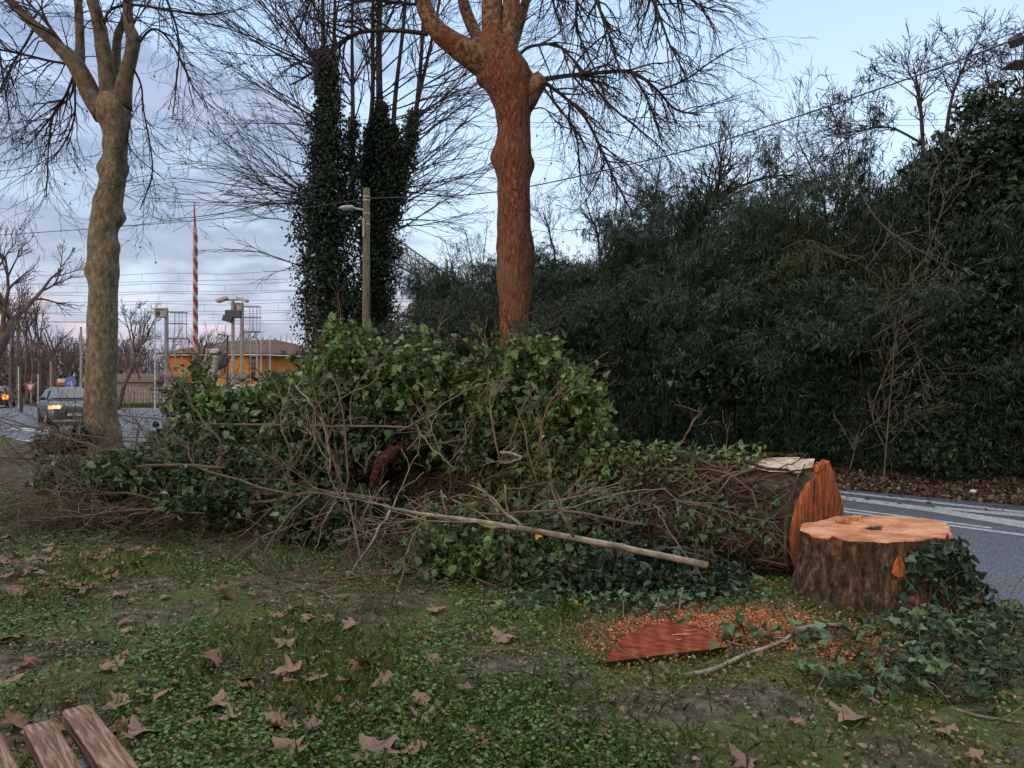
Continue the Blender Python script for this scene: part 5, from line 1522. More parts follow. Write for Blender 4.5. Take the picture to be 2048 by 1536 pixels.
rng = np.random.default_rng(15)
px = np.concatenate([rng.normal(1440, 75, 30000), rng.normal(1600, 70, 5200), rng.normal(1720, 45, 5200), rng.normal(1290, 60, 5200), rng.normal(1180, 40, 350), rng.normal(770, 28, 420), rng.normal(1520, 40, 400), rng.normal(480, 30, 140)])
py = np.concatenate([rng.normal(1262, 16, 30000), rng.normal(1278, 22, 5200), rng.normal(1318, 18, 5200), rng.normal(1290, 22, 5200), rng.normal(1290, 18, 350), rng.normal(1172, 10, 420), rng.normal(1185, 8, 400), rng.normal(1112, 6, 140)])
py = np.maximum(py, 1100)
d = 2400 / (py - 768); xx = (px - 1024) / F * d; n = len(xx)
pos = np.stack([xx, d, lawn_z(xx, d) + .012 + rng.random(n) * .03], 1)
V, f = scatter(CHIP_T, CHIP_F, pos, rand_dir(n, rng) * np.array((1, 1, .3)), nrm(np.array((0, 0, 1.0)) + rng.normal(size=(n, 3)) * .5), .004 + rng.random(n) ** 5 * .016)
tag(link('sawdust', raw_mesh('sawdust', V, f, False), M['sawdust']), 'orange sawdust and chips scattered round slab and stump', 'sawdust', kind='stuff')


def stick(pts, label, r, mat=PB, k=0):
    mb = MB(); S = spline(pts, 4)
    mb.tube([tuple(q) for q in S], [r * (1 - .35 * i / len(S)) for i in range(len(S))], 7)
    for j in range(k):
        i = random.randint(1, len(S) - 2)
        grow(mb, tuple(S[i]), (random.gauss(0, 1), random.gauss(0, 1), .4), .2, r * .5, 0, .2, 0, (0,), .7, .6, .5, .02, .002)
    o = mb.build('stick', mat, None, True)
    return tag(o, label, 'stick', 'loose sticks on the lawn')


stick([G(1370, 1352, .03), G(1430, 1338, .04), G(1490, 1310, .05), G(1560, 1285, .06), G(1600, 1255, .08)], 'long forked stick running from slab to stump', .015, PB, 3)
stick([G(1590, 1262, .10), G(1630, 1254, .11), G(1685, 1250, .08)], 'thick pale stick lying against the stump foot', .022, PB)
stick([G(1318, 1326, .09), G(1338, 1348, .03)], 'short pale peg leaning on the slab edge', .013, PB)
stick([G(985, 1302, .03), G(1060, 1297, .04), G(1140, 1288, .03)], 'slim stick on the bare soil left of slab', .009, B)
stick([G(1182, 1246, .05), G(1220, 1284, .08), G(1260, 1310, .14), G(1330, 1342, .03)], 'thin curved twig crossing the wood slab', .005, B)
stick([G(1218, 1170, .06), G(1245, 1200, .12), G(1248, 1235, .16), G(1275, 1280, .10)], 'thin twig dropping from the ivy to the slab', .005, B)
stick([(G(1316, 1246)[0], G(1316, 1246)[1], .17), (G(1318, 1246)[0], G(1318, 1246)[1] + .01, .10), (G(1320, 1246)[0], G(1320, 1246)[1], .02)], 'upright grey twig behind the slab', .006, PB)
stick([(G(1366, 1246)[0], G(1366, 1246)[1], .24), (G(1360, 1246)[0], G(1360, 1246)[1], .13), (G(1357, 1246)[0], G(1357, 1246)[1], .02)], 'tall pale twig standing behind the slab', .006, PB)
stick([G(1700, 1362, .04), G(1740, 1356, .05), G(1765, 1350, .03)], 'short twig on the lawn before the ivy carpet', .006, B)
stick([G(1900, 1415, .03), G(1960, 1432, .04), G(2045, 1446, .03)], 'forked yellowish twig at the ivy carpet front', .008, PB, 3)
stick([G(690, 1145, .05), G(740, 1143, .05), G(785, 1140, .04)], 'pale broken stick under the twig fan', .012, PB)

# ---------------------------------------------------------------- fallen plane leaves
def plane_leaf(name, seed):
    rg = random.Random(seed)
    half = [(0.0, 0.0), (0.10, -0.04), (0.30, -0.10), (0.42, 0.0), (0.34, 0.10), (0.30, 0.20), (0.52, 0.30), (0.62, 0.44), (0.46, 0.44), (0.32, 0.46), (0.22, 0.50), (0.24, 0.66), (0.14, 0.72), (0.10, 0.84), (0.0, 1.0)]
    pts = [(x * rg.uniform(.85, 1.12), y + rg.uniform(-.02, .02)) for x, y in half] + [(-x * rg.uniform(.85, 1.12), y + rg.uniform(-.02, .02)) for x, y in half[-2:0:-1]]
    c1, c2, tw = rg.uniform(-.8, 1.1), rg.uniform(-.6, .7), rg.uniform(-.6, .6)

    def z(x, y):
        return c1 * x * x + c2 * (y - .5) ** 2 + tw * x * (y - .4) + 0.05 * math.sin(x * 9 + seed) * math.sin(y * 8) + .06
    n = len(pts)
    V = [(x, y - .4, z(x, y)) for x, y in pts] + [(x * .5, (y - .42) * .5 + .02, z(x * .5, .42 + (y - .42) * .5) - .012 * (i % 2)) for i, (x, y) in enumerate(pts)] + [(0, .02, z(0, .42) - .01)]
    fs = [np.array([(k, (k + 1) % n, n + (k + 1) % n, n + k) for k in range(n)]), np.array([(n + k, n + (k + 1) % n, 2 * n) for k in range(n)])]
    mb = MB(); mb.add(V, fs)
    mb.tube([(0, -.38, .05), (.02, -.6, .06), (.05, -.78, .03)], [.012, .010, .012], 4)
    return mb.mesh(name, True)


leafs = [plane_leaf('fallen_leaf', 40 + k) for k in range(9)]
for k, me in enumerate(leafs):
    me.materials.append(M['dead_leaf'] if k % 3 else M['dead_leaf_dark'])
random.seed(31)


def put_leaf(px, py, size, label, group='fallen plane leaves on the lawn', k=None, rz=None, tilt_=0.22, lift=0.0):
    g = G(px, py)
    o = bpy.data.objects.new('fallen_leaf', leafs[random.randrange(9) if k is None else k])
    COL.objects.link(o)
    zz = float(lawn_z(np.array([g[0]]), np.array([g[1]]))[0])
    o.location = (g[0], g[1], zz + .02 + lift)
    o.rotation_euler = (random.gauss(0, tilt_), random.gauss(0, tilt_), random.random() * 6.28 if rz is None else rz)
    o.scale = (size,) * 3
    return tag(o, label, 'leaf', group)


for (px, py, s, lb, k, rz) in (
        (1700, 1455, .23, 'large pinkish pointed leaf on the lawn below the ivy carpet', 1, 2.3), (1890, 1485, .14, 'folded pinkish leaf low at right beyond the large pointed one', 2, 1.2),
        (440, 1425, .22, 'large pale pinkish leaf right of the bench', 4, .3), (428, 1345, .21, 'upright brown leaf in the clover left of centre', 3, .2), (280, 1483, .20, 'ribbed pinkish leaf beside the bench corner', 5, 1.0),
        (575, 1362, .20, 'pale forked leaf of the pair below the heap', 7, 1.9), (630, 1372, .17, 'right leaf of the pale pair below the heap', 8, .5), (730, 1342, .21, 'wide jagged pink leaf on bare soil', 1, 1.1),
        (570, 1302, .20, 'long flat leaf in the clover above the pale pair', 2, 1.3), (1005, 1290, .22, 'large brown curled leaf beside the slim stick', 4, .9), (935, 1405, .10, 'small reddish brown leaf standing on the moss', 0, 0.2),
        (450, 1205, .20, 'pinkish triangular leaf under the bare branches', 5, .4), (555, 1248, .15, 'small star shaped leaf in the clover', 7, .1), (490, 1180, .14, 'brown leaf', 8, 0), (745, 1522, .24, 'big jagged leaf at the bottom edge below centre', 1, .7),
        (815, 1520, .18, 'broad pale leaf at the bottom edge beside the jagged one', 4, 2.1), (575, 1525, .20, 'dark split leaf at the bottom edge right of the bench', 2, .8), (625, 1480, .09, 'small upright tan leaf on soil', 7, .2), (550, 1468, .10, 'small flat tan leaf left of the upright one', 8, 1.4),
        (310, 1415, .16, 'folded leaf half sunk in the clover near the bench', 5, 2.0), (220, 1355, .16, 'long curled leaf in the clover above the bench', 1, 1.5), (295, 1325, .14, 'curled brown leaf pair member in the middle clover', 2, .6),
        (155, 1190, .20, 'pale flat leaf at the left under branches', 4, 2.6), (235, 1150, .19, 'curled pale leaf lying just before the twigs', 7, 1.6), (30, 1290, .20, 'brown leaf at the left frame edge', 3, .2), (1480, 1540, .15, 'pale leaf cut by the bottom frame edge', 5, 1.0)):
    if lb == 'brown leaf':
        lb = 'brown leaf beneath the drooping twig tips'
    put_leaf(px, py, s * .80, lb, k=k, rz=rz, tilt_=.35 if 'upright' in lb or 'standing' in lb else .2, lift=.03 if 'upright' in lb or 'standing' in lb else .005)
for k in range(210):
    if k < 95:
        px = random.gauss(90, 130); py = random.uniform(1085, 1200)
    else:
        px = random.uniform(-20, 2000) if k % 3 else random.uniform(0, 1000); py = 1190 + 360 * random.random() ** 1.1
    g = G(px, py)
    if across(g[0], g[1]) > EDGE - .3 or (px > 1450 and py < 1340):
        continue
    put_leaf(px, py, random.uniform(.05, .14) * (1.0 if px < 900 else .6), 'dry brown plane leaf among the many scattered over the lawn', 'scattered small fallen leaves')
for (px, py, lb) in ((1148, 1224, 'bright yellow leaf on the lawn below the ivy'), (1182, 1194, 'small yellow leaf at the ivy edge'), (2010, 1415, 'yellow leaf in the ivy carpet')):
    g = G(px, py)
    V, f = scatter(IVY_T, IVY_F, [(g[0], g[1], .05)], [(1, .2, .1)], [(0, -.5, .8)], [.075])
    tag(link('yellow_leaf', raw_mesh('yellow_leaf', V, f), M['yellow_leaf']), lb, 'leaf', 'yellow leaves in heap and lawn')

# ---------------------------------------------------------------- bench
bz = 0.45
run = np.array((0.667, -0.745)); acr = np.array((0.745, 0.667))       # along the slats, across towards the right
c0 = np.array(P(180, 1405, (CAM_H - bz) * F / (1405 - 768))[:2])       # right far corner of the right-hand slat
bench = empty('park_bench', (float(c0[0] + run[0] - acr[0] * .3), float(c0[1] + run[1] - acr[1] * .3), 0), 'worn brown timber slat bench at the lower left corner', 'bench')
rzb = math.atan2(run[1], run[0])
bm = Vector(bench.location)
w_, gap, th_, Ls = 0.089, 0.044, 0.056, 1.9
for k in range(4):
    ctr = c0 + run * (Ls / 2 + (0.0, 0.055, 0.02, 0.04)[k]) - acr * (w_ / 2 + k * (w_ + gap))
    mb = MB(); mb.box((0, 0, 0), (Ls, w_, th_), bev=0.007)
    o = link('seat_slat', mb.mesh('seat_slat', False), M['bench'], bench, (ctr[0] - bm.x, ctr[1] - bm.y, bz - th_ / 2))
    o.rotation_euler = (R((.6, -.8, .5, 0)[k]), 0, rzb + R((0.0, -.6, .5, 0)[k]))
for k in range(2):
    ctr = c0 + run * (Ls / 2) - acr * (4 * (w_ + gap) + .04 + k * .02)
    mb = MB(); mb.box((0, 0, 0), (Ls, th_ * .8, w_), bev=0.007)
    o = link('back_slat', mb.mesh('back_slat', False), M['bench'], bench, (ctr[0] - bm.x, ctr[1] - bm.y, bz + .16 + k * .17))
    o.rotation_euler = (0, 0, rzb)
for s_ in (0.34, Ls - .3):
    mb = MB()
    p0 = c0 + run * s_ - acr * .02; p1 = c0 + run * s_ - acr * (4 * (w_ + gap) + .02); pm = (p0 + p1) / 2
    mb.box((pm[0], pm[1], bz - th_ - .010), (.07, np.linalg.norm(p1 - p0), .012), rz=rzb)
    for q_ in (p0 - acr * .06, p1 + acr * .06):
        mb.box((q_[0], q_[1], (bz - th_ - .016) / 2), (.06, .012, bz - th_ - .018), rz=rzb)
    mb.box((p1[0] - acr[0] * .03, p1[1] - acr[1] * .03, bz + .18), (.05, .012, .52), rz=rzb)
    mb.build('bracket', M['bench_steel'], bench)
for (k, s_) in ((1, .30), (2, .30), (0, .36)):
    pass

# white litter on the verge
for (px, py, s, lb) in ((1941, 966, .05, 'crumpled white litter on the verge leaf carpet'), (1947, 984, .05, 'white scrap of litter close to the road edge')):
    g = G(px, py, .08)
    mb = MB()
    V_, F_ = [], []
    for i in range(5):
        for j in range(8):
            a = 2 * math.pi * j / 8; b2 = math.pi * i / 4; rr = s * random.uniform(.6, 1.1)
            V_.append((g[0] + rr * math.sin(b2) * math.cos(a), g[1] + rr * math.sin(b2) * math.sin(a), .09 + s * .6 * math.cos(b2)))
    for i in range(4):
        for j in range(8):
            F_.append((i * 8 + j, i * 8 + (j + 1) % 8, (i + 1) * 8 + (j + 1) % 8, (i + 1) * 8 + j))
    mb.add(V_, F_)
    tag(mb.build('litter_scrap', M['litter_white']), lb, 'litter', 'white litter scraps')

# ---------------------------------------------------------------- lamp pole and its cables
D3 = 20.5
lp = P(733, 768, D3)
lamp = empty('lamp_pole', (lp[0], lp[1], 0), 'weathered wooden pole carrying a grey street lamp before ivy trees', 'lamp pole')
mb = MB(); mb.tube([(lp[0] - .02, lp[1], -.1), (lp[0] - .01, lp[1], 3), (lp[0], lp[1], 6.95)], [.125, .11, .09], 12); mb.build('pole', M['pole_wood'], lamp, True)
mb = MB()
a0 = P(728, 420, D3 - .12); a1 = P(706, 416, D3 - .12)
mb.tube([a0, a1, P(700, 416, D3 - .12)], [.025, .025, .03], 7)
b0 = P(727, 455, D3 - .12); mb.box((b0[0], b0[1], b0[2]), (.05, .05, .5)); mb.build('arm', M['lamp_grey'], lamp)
mb = MB()
for k, (px_, h_, w_) in enumerate(((676, .03, .10), (684, .09, .18), (695, .12, .20), (706, .12, .16), (708, .08, .10))):
    pass
secs = [(677, .02, .05, 0), (683, .08, .12, .03), (692, .11, .14, .05), (701, .12, .13, .05), (707, .10, .08, .04)]
Vv = []
for (px_, h_, w_, up_) in secs:
    c = np.array(P(px_, 417, D3 - .12))
    for k in range(8):
        a = 2 * math.pi * k / 8
        Vv.append((c[0], c[1] + w_ * math.cos(a), c[2] + (h_ * .8 if math.sin(a) > 0 else h_ * .35) * math.sin(a)))
fs = [(i * 8 + k, i * 8 + (k + 1) % 8, (i + 1) * 8 + (k + 1) % 8, (i + 1) * 8 + k) for i in range(4) for k in range(8)] + [list(range(8)), list(range(32, 40))]
mb = MB(); mb.add(Vv, fs); hd = mb.build('lamp_head', M['lamp_grey'], lamp, True)
mb = MB(); c = P(693, 420.5, D3 - .12); mb.box((c[0], c[1], c[2]), (.2, .16, .03), bev=.01); o = mb.build('lens', M['lamp_glass'], hd)
mb = MB()
for py_ in (394, 401, 427, 449):
    c = P(733, py_, D3); mb.lathe([(.10, -.02), (.10, .02)], c, 10)
mb.build('clamp_bands', M['lamp_grey'], lamp)


def wire(pts, r, label, group, name='overhead_wire', k=8):
    mb = MB(); S = spline(pts, k)
    mb.tube([tuple(q) for q in S], [r] * len(S), 4)
    return tag(mb.build(name, M['wire']), label, 'cable', group)


ptop = P(733, 397, D3)
wire([ptop, P(990, 384, 17.6), P(1330, 312, 14.2), P(1536, 252, 12.5), P(1800, 163, 10.9), P(2048, 72, 9.6), P(2300, -30, 8.6)], .013, 'black twisted cable sloping up from lamp pole over the thicket', 'cables of the lamp pole')
wire([ptop, P(628, 413, 22.6), P(430, 438, 25), P(0, 470, 27), P(-300, 485, 28)], .012, 'black cable running left from the lamp pole past barrier tip', 'cables of the lamp pole')
wire([P(-100, 360, 40), P(250, 301, 42), P(500, 260, 44), P(620, 238, 45)], .012, 'upper thin wire crossing behind the knobbly left tree', 'thin wires behind the left tree')
wire([P(-100, 374, 40), P(250, 318, 42), P(500, 278, 44), P(640, 256, 45)], .012, 'lower thin wire crossing behind the knobbly left tree', 'thin wires behind the left tree')
wire([P(640, 236, 50), P(1060, 245, 50), P(1720, 240, 50), P(2100, 238, 50)], .014, 'upper level wire above the bamboo', 'level wires above the bamboo')
wire([P(640, 245, 50), P(1060, 254, 50), P(1720, 251, 50), P(2100, 250, 50)], .014, 'lower level wire above the bamboo', 'level wires above the bamboo')

# ---------------------------------------------------------------- railway: catenary wires, gantry, masts
cat_rows = [(556, 533, 60), (572, 560, 58), (592, 578, 57), (612, 600, 62), (628, 622, 60)]
for i, (yl, yr, d) in enumerate(cat_rows):
    t = empty('catenary_line', P(400, yl, d)[:2] + (0,), ('topmost', 'second highest', 'middle', 'second lowest', 'lowest')[i] + ' railway catenary line behind the barrier pole', 'cable', 'railway catenary lines')
    mb = MB()
    def yy_(px, o=0):
        return yl + (yr - yl) * (px + 200) / 1200 + o + 5 * math.sin((px + 200) / 260 * math.pi) ** 2 * (1 if o == 0 else 0)
    mb.tube([P(px, yy_(px), d) for px in range(-200, 1101, 65)], [.018] * 21, 3); mb.build('messenger_wire', M['wire'], t)
    mb = MB(); mb.tube([P(px, yy_(px, 17), d) for px in range(-200, 1101, 130)], [.018] * 11, 3); mb.build('contact_wire', M['wire'], t)
    mb = MB()
    for px in range(-160 + i * 17, 1060, 74):
        mb = MB(); mb.tube([P(px, yy_(px), d), P(px, yy_(px, 17), d)], [.010] * 2, 3); mb.build('dropper', M['wire'], t)
for (y0_, y1_, lb) in ((668, 690, 'single wire low over the fence'), (640, 648, 'single wire just above the house roof')):
    wire([P(-100, y0_, 64), P(300, (y0_ + y1_) / 2 + 3, 64), P(700, y1_, 64)], .015, lb, 'low single wires near the house')

gt = empty('catenary_gantry', (-5.2, 58.6, 0), 'long steel lattice gantry spanning the railway behind ivy trees', 'gantry')
A0 = np.array((-8.52, 31.4, 10.0)); A1 = np.array((-4.3, 66.0, 10.0)); hgt = 1.05; wd = .75
dirg = nrm(A1 - A0); sd = np.array((dirg[1], -dirg[0], 0))
mb = MB()
ch_ = [A0 + sd * s * wd / 2 + np.array((0, 0, z)) for s in (-1, 1) for z in (0, -hgt)]
Lg = np.linalg.norm(A1 - A0)
for c in ch_:
    mb.tube([tuple(c), tuple(c + dirg * Lg)], [.06, .06], 4)
nb = 34
for s in (-1, 1):
    for k in range(nb):
        p = A0 + sd * s * wd / 2 + dirg * Lg * k / nb; q = A0 + sd * s * wd / 2 + dirg * Lg * (k + 1) / nb
        mb.tube([tuple(p), tuple(p - np.array((0, 0, hgt)))], [.03, .03], 4)
        mb.tube([tuple(p - np.array((0, 0, hgt if k % 2 else 0))), tuple(q - np.array((0, 0, 0 if k % 2 else hgt)))], [.028, .028], 4)
for k in range(nb):
    p = A0 + dirg * Lg * k / nb; q = A0 + dirg * Lg * (k + 1) / nb
    for z in (0, -hgt):
        mb.tube([tuple(p - sd * wd / 2 + np.array((0, 0, z))), tuple(q + sd * wd / 2 + np.array((0, 0, z)))], [.025, .025], 4)
mb.build('truss', M['steel'], gt)
for k in (0.03, .53, .97):
    p = A0 + dirg * Lg * k
    mb = MB(); mb.tube([(p[0], p[1], 0), (p[0], p[1], 10 - hgt)], [.14, .12], 8); mb.build('post', M['steel'], gt)
p = P(893, 520, 60); mb = MB(); mb.tube([(p[0], p[1], 0), p], [.14, .12], 8)
tag(mb.build('mast', M['steel']), 'plain steel mast right of the gantry end', 'mast')
p = P(614, 500, 40); mb = MB(); mb.tube([(p[0], p[1], 0), p], [.13, .12], 8)
tag(mb.build('mast', M['concrete']), 'grey mast half hidden at left of the ivy trees', 'mast')


def signal_mast(px, top, d, label, side):
    b = P(px, 768, d); x, y = b[0], b[1]; zt = P(px, top, d)[2]
    t = empty('signal_mast', (x, y, 0), label, 'signal mast')
    mb = MB(); mb.tube([(x, y, 0), (x, y, zt)], [.15, .12], 8); mb.build('post', M['concrete'], t)
    mb = MB()
    x1 = x + side * .95
    for z in (zt - .2, zt - .9, zt - 1.8):
        mb.box((x + side * .5, y, z), (1.1, .06, .05)); mb.box((x + side * .5, y + .6, z), (1.1, .06, .05))
        mb.box((x1, y + .3, z), (.05, .6, .05))
    mb.box((x + side * .5, y + .3, zt - 1.85), (1.1, .6, .04))
    for xx_ in (x + side * .5, x1):
        mb.bar((xx_, y, zt - 1.8), (xx_, y, zt - .2), .025, 5); mb.bar((xx_, y + .6, zt - 1.8), (xx_, y + .6, zt - .2), .025, 5)
    mb.bar((x + side * .1, y, zt - 2.9), (x1, y, zt - 1.85), .03, 5)
    mb.build('platform', M['steel'], t)
    mb = MB()
    for s in (-.2, .2):
        mb.bar((x1 + s - .2 * side, y - .06, .3), (x1 + s - .2 * side, y - .06, zt - 1.8), .026, 5)
    z = .5
    while z < zt - 1.8:
        mb.bar((x1 - .2 - .2 * side, y - .06, z), (x1 + .2 - .2 * side, y - .06, z), .02, 4); z += .32
    mb.build('ladder', M['steel'], t)
    mb = MB(); mb.box((x - side * .28, y - .15, zt - .3), (.62, .5, .55), bev=.05); mb.box((x - side * .28, y - .42, zt - .02), (.8, .4, .05), rx=.2)
    mb.build('signal_head', M['lamp_grey'], t)
    mb = MB(); mb.box((x - side * .35, y - .43, zt - .34), (.26, .05, .26), bev=.02); mb.build('lens', M['dark'], t)
    return t


signal_mast(333, 617, 46, 'grey signal mast with caged ladder left of the barrier pole', 1)
signal_mast(484, 606, 48, 'grey signal mast with caged ladder right of the twin floodlights', 1)
# twin floodlight pole
b = P(466, 768, 46); zt = P(466, 598, 46)[2]
t = empty('floodlight_pole', (b[0], b[1], 0), 'pole with two wide floodlights above the house roof', 'floodlight pole')
mb = MB(); mb.tube([(b[0], b[1], 0), (b[0], b[1], zt)], [.13, .10], 8); mb.bar((b[0] - .5, b[1], zt - .05), (b[0] + .6, b[1], zt - .05), .04); mb.build('post', M['concrete'], t)
for s in (-1, 1):
    mb = MB(); mb.box((b[0] + s * .62, b[1] - .1, zt - .02), (.72, .5, .22), ry=s * R(18), bev=.05); f_ = mb.build('floodlight', M['lamp_grey'], t)
    mb = MB(); mb.box((b[0] + s * .62, b[1] - .1, zt - .15), (.5, .36, .03), ry=s * R(18)); mb.build('lens', M['lamp_glass'], f_)
mb = MB(); mb.box((b[0] + .15, b[1] - .3, zt - .95), (1.0, .3, .5), bev=.05); mb.box((b[0] - .2, b[1] - .32, zt - 1.25), (.6, .3, .35), bev=.04, ry=.3); mb.build('camera_box', M['steel_dark'], t)

# level crossing barrier, raised
D4 = 31.0
b = P(391, 768, D4)
t = empty('crossing_barrier', (b[0], b[1], 0), 'raised red and white striped level crossing barrier arm', 'barrier')
mb = MB(); mb.box((b[0], b[1] + .25, .55), (.55, .5, 1.1), bev=.04); mb.box((b[0] + .02, b[1] + .1, 1.5), (.30, .22, .9), bev=.03)
c = P(427, 728, D4); mb.box((c[0] - .15, c[1], 2.2), (.55, .18, 1.2), ry=R(8), bev=.04); mb.build('housing', M['concrete'], t)
zz = P(0, 742, D4)[2]; ztop = P(0, 456, D4)[2]
mb = MB(); mb.tube([(b[0], b[1], 1.2), (b[0] - .02, b[1], ztop)], [.115, .085], 8); mb.build('arm', M['cream'], t)
nst = 11
for k in range(nst):
    z0 = zz + (ztop - zz) * (k + .15) / nst; z1 = z0 + (ztop - zz) / nst * .48
    r0 = .118 - .03 * (z0 - 1.2) / (ztop - 1.2) + .003
    a = np.arange(8) * 2 * math.pi / 8
    sl_ = .16
    Vv = [(b[0] + r0 * math.cos(q), b[1] + r0 * math.sin(q), z0 - sl_ * math.cos(q)) for q in a] + [(b[0] + r0 * math.cos(q), b[1] + r0 * math.sin(q), z1 - sl_ * math.cos(q)) for q in a]
    mb = MB(); mb.add(Vv, [(j, (j + 1) % 8, 8 + (j + 1) % 8, 8 + j) for j in range(8)]); mb.build('red_stripe', M['red'], t)
mb = MB(); mb.tube([(b[0] - .02, b[1], ztop), P(389, 425, D4), P(388, 402, D4)], [.05, .035, .012], 6); mb.build('tip_rod', M['red'], t)

# round black crossing bell on its pole, dark thin lamp post, pale slim poles
D5 = 37
b = P(438, 768, D5); c = P(440, 720, D5)
t = empty('crossing_signal', (b[0], b[1], 0), 'round black crossing signal in front of the yellow house', 'signal')
mb = MB(); mb.bar((b[0], b[1], 0), (b[0], b[1], c[2] + .3), .05, 8); mb.build('post', M['concrete'], t)
mb = MB()
a = np.arange(20) * 2 * math.pi / 20
Vv = [];
for (rr, dy) in ((.30, .05), (.50, 0.0), (.52, -.06), (.44, -.10), (.2, -.13)):
    Vv += [(c[0] + rr * math.cos(q), c[1] - .06 + dy, c[2] + rr * .86 * math.sin(q)) for q in a]
mb.add(Vv, [(i * 20 + j, i * 20 + (j + 1) % 20, (i + 1) * 20 + (j + 1) % 20, (i + 1) * 20 + j) for i in range(4) for j in range(20)] + [list(range(80, 100))]); mb.build('round_board', M['steel_dark'], t, True)
mb = MB(); mb.box((c[0] - .3, c[1] - .2, c[2] + .42), (.6, .3, .25), bev=.05); mb.build('bell_hood', M['lamp_grey'], t)
b = P(455, 768, 40); zt = P(0, 671, 40)[2]
t = empty('street_lamp', (b[0], b[1], 0), 'slim dark street lamp with flat head before the roof', 'street lamp')
mb = MB(); mb.bar((b[0], b[1], 0), (b[0], b[1], zt), .05, 8); mb.build('post', M['steel_dark'], t)
mb = MB(); mb.box((b[0] - .2, b[1], zt + .02), (.5, .2, .06), ry=R(10), bev=.02); mb.build('lamp_head', M['steel_dark'], t)
for (px, top, d, r, lb) in ((310, 640, 44, .05, 'thin white pole left of the first signal mast'), (162, 655, 52, .09, 'thick pale pole close left of the knobbly trunk'), (37, 735, 50, .045, 'white post beside the give way sign'), (101, 724, 50, .045, 'white post behind the grey car'), (76, 750, 55, .045, 'short white post between give way sign and car'),
                            (540, 680, 50, .05, 'slim white pole at the house front corner'), (522, 678, 50, .05, 'slim white pole before the house side wall'), (515, 676, 52, .05, 'slim grey pole beside the house corner')):
    p = P(px, top, d); mb = MB(); mb.tube([(p[0], p[1], 0), p], [r, r * .8], 8)
    mb.lathe([(r * .9, 0), (r * .9, .02), (r * .3, .06)], p, 8)
    tag(mb.build('slim_pole', M['concrete'] if 'grey' in lb or 'pale' in lb else M['white']), lb, 'pole', 'slim poles by the crossing')

# ---------------------------------------------------------------- yellow house
hd_ = 72.0
hx0, hx1 = P(335, 0, hd_)[0], P(520, 0, hd_)[0]
house = empty('house', ((hx0 + hx1) / 2, hd_, 0), 'ochre yellow house with brown hipped roof behind the crossing', 'house')
ez = P(0, 708, hd_)[2]
side = np.array((6.0, 5.0))       # the lit gable side recedes to the right
p0 = np.array((hx0, hd_)); p1 = np.array((hx1, hd_ - .5)); p2 = p1 + np.array((5.8, 7.0)); p3 = p0 + np.array((5.8, 7.5))
Vv = [(*p, 0) for p in (p0, p1, p2, p3)] + [(*p, ez) for p in (p0, p1, p2, p3)]
mb = MB(); mb.add(Vv, [(0, 1, 5, 4), (1, 2, 6, 5), (2, 3, 7, 6), (3, 0, 4, 7)]); mb.build('wall', M['ochre'], house)
cen = (p0 + p1 + p2 + p3) / 4
ov = [c_ + nrm(c_ - cen) * 1.1 for c_ in (p0, p1, p2, p3)]
rz_ = P(0, 683, hd_)[2] + .25
rA = p0 * .42 + p3 * .34 + p1 * .12 + p2 * .12; rB = p1 * .36 + p2 * .36 + p0 * .14 + p3 * .14
Vv = [(*c_, ez - .12) for c_ in ov] + [(*c_, ez + .05) for c_ in ov] + [(*rA, rz_), (*rB, rz_ + .15)]
mb = MB(); mb.add(Vv, [(0, 3, 2, 1), (0, 1, 5, 4), (1, 2, 6, 5), (2, 3, 7, 6), (3, 0, 4, 7), (4, 5, 9, 8), (5, 6, 9), (6, 7, 8, 9), (7, 4, 8)]); roof = mb.build('roof', M['roof_tile'], house)
mb = MB()
for i in range(4):
    q0, q1 = ov[i], ov[(i + 1) % 4]
    mb.tube([(*q0, ez - .14), (*q1, ez - .14)], [.07, .07], 6)
mb.build('gutter', M['white'], house)


def on_wall(pa, pb, u0, u1, z0, z1, name, m, out=.03, parent=house, dep=.05):
    pa, pb = np.array(pa), np.array(pb); t_ = (pb - pa); nr2 = np.array((t_[1], -t_[0])); nr2 = nr2 / np.linalg.norm(nr2)
    c_ = pa + t_ * (u0 + u1) / 2 + nr2 * out
    mb = MB(); mb.box((c_[0], c_[1], (z0 + z1) / 2), (np.linalg.norm(t_) * (u1 - u0), dep, z1 - z0), rz=math.atan2(t_[1], t_[0]))
    return mb.build(name, m, parent)


w = on_wall(p0, p1, .30, .48, 2.4, 4.0, 'window', M['dark']); on_wall(p0, p1, .32, .46, 2.5, 3.9, 'pane', M['glass'], .07, w)
w = on_wall(p0, p1, .50, .64, 2.4, 4.0, 'window', M['dark']); on_wall(p0, p1, .51, .63, 2.5, 3.9, 'pane', M['glass'], .07, w)
on_wall(p0, p1, .90, .97, 2.2, 4.3, 'shutter', M['dark'])
on_wall(p0, p1, .02, .22, 1.6, 2.5, 'balcony', M['balcony'], .6, dep=.08); on_wall(p0, p1, .66, .90, 1.7, 2.6, 'balcony', M['balcony'], .6, dep=.08)
on_wall(p0, p1, 0, 1, 1.35, 1.55, 'ledge', M['white'], .35, dep=.7)
w = on_wall(p1, p2, .42, .56, .5, 1.5, 'window', M['dark']); on_wall(p1, p2, .44, .54, .6, 1.4, 'pane', M['glass'], .07, w)
mb = MB(); c_ = (p0 + p3) / 2 * .5 + cen * .5; mb.bar((c_[0], c_[1], rz_ - .5), (c_[0], c_[1], rz_ + 1.4), .03); mb.bar((c_[0] - .4, c_[1], rz_ + 1.2), (c_[0] + .4, c_[1], rz_ + 1.3), .02); mb.build('aerial', M['steel'], house)
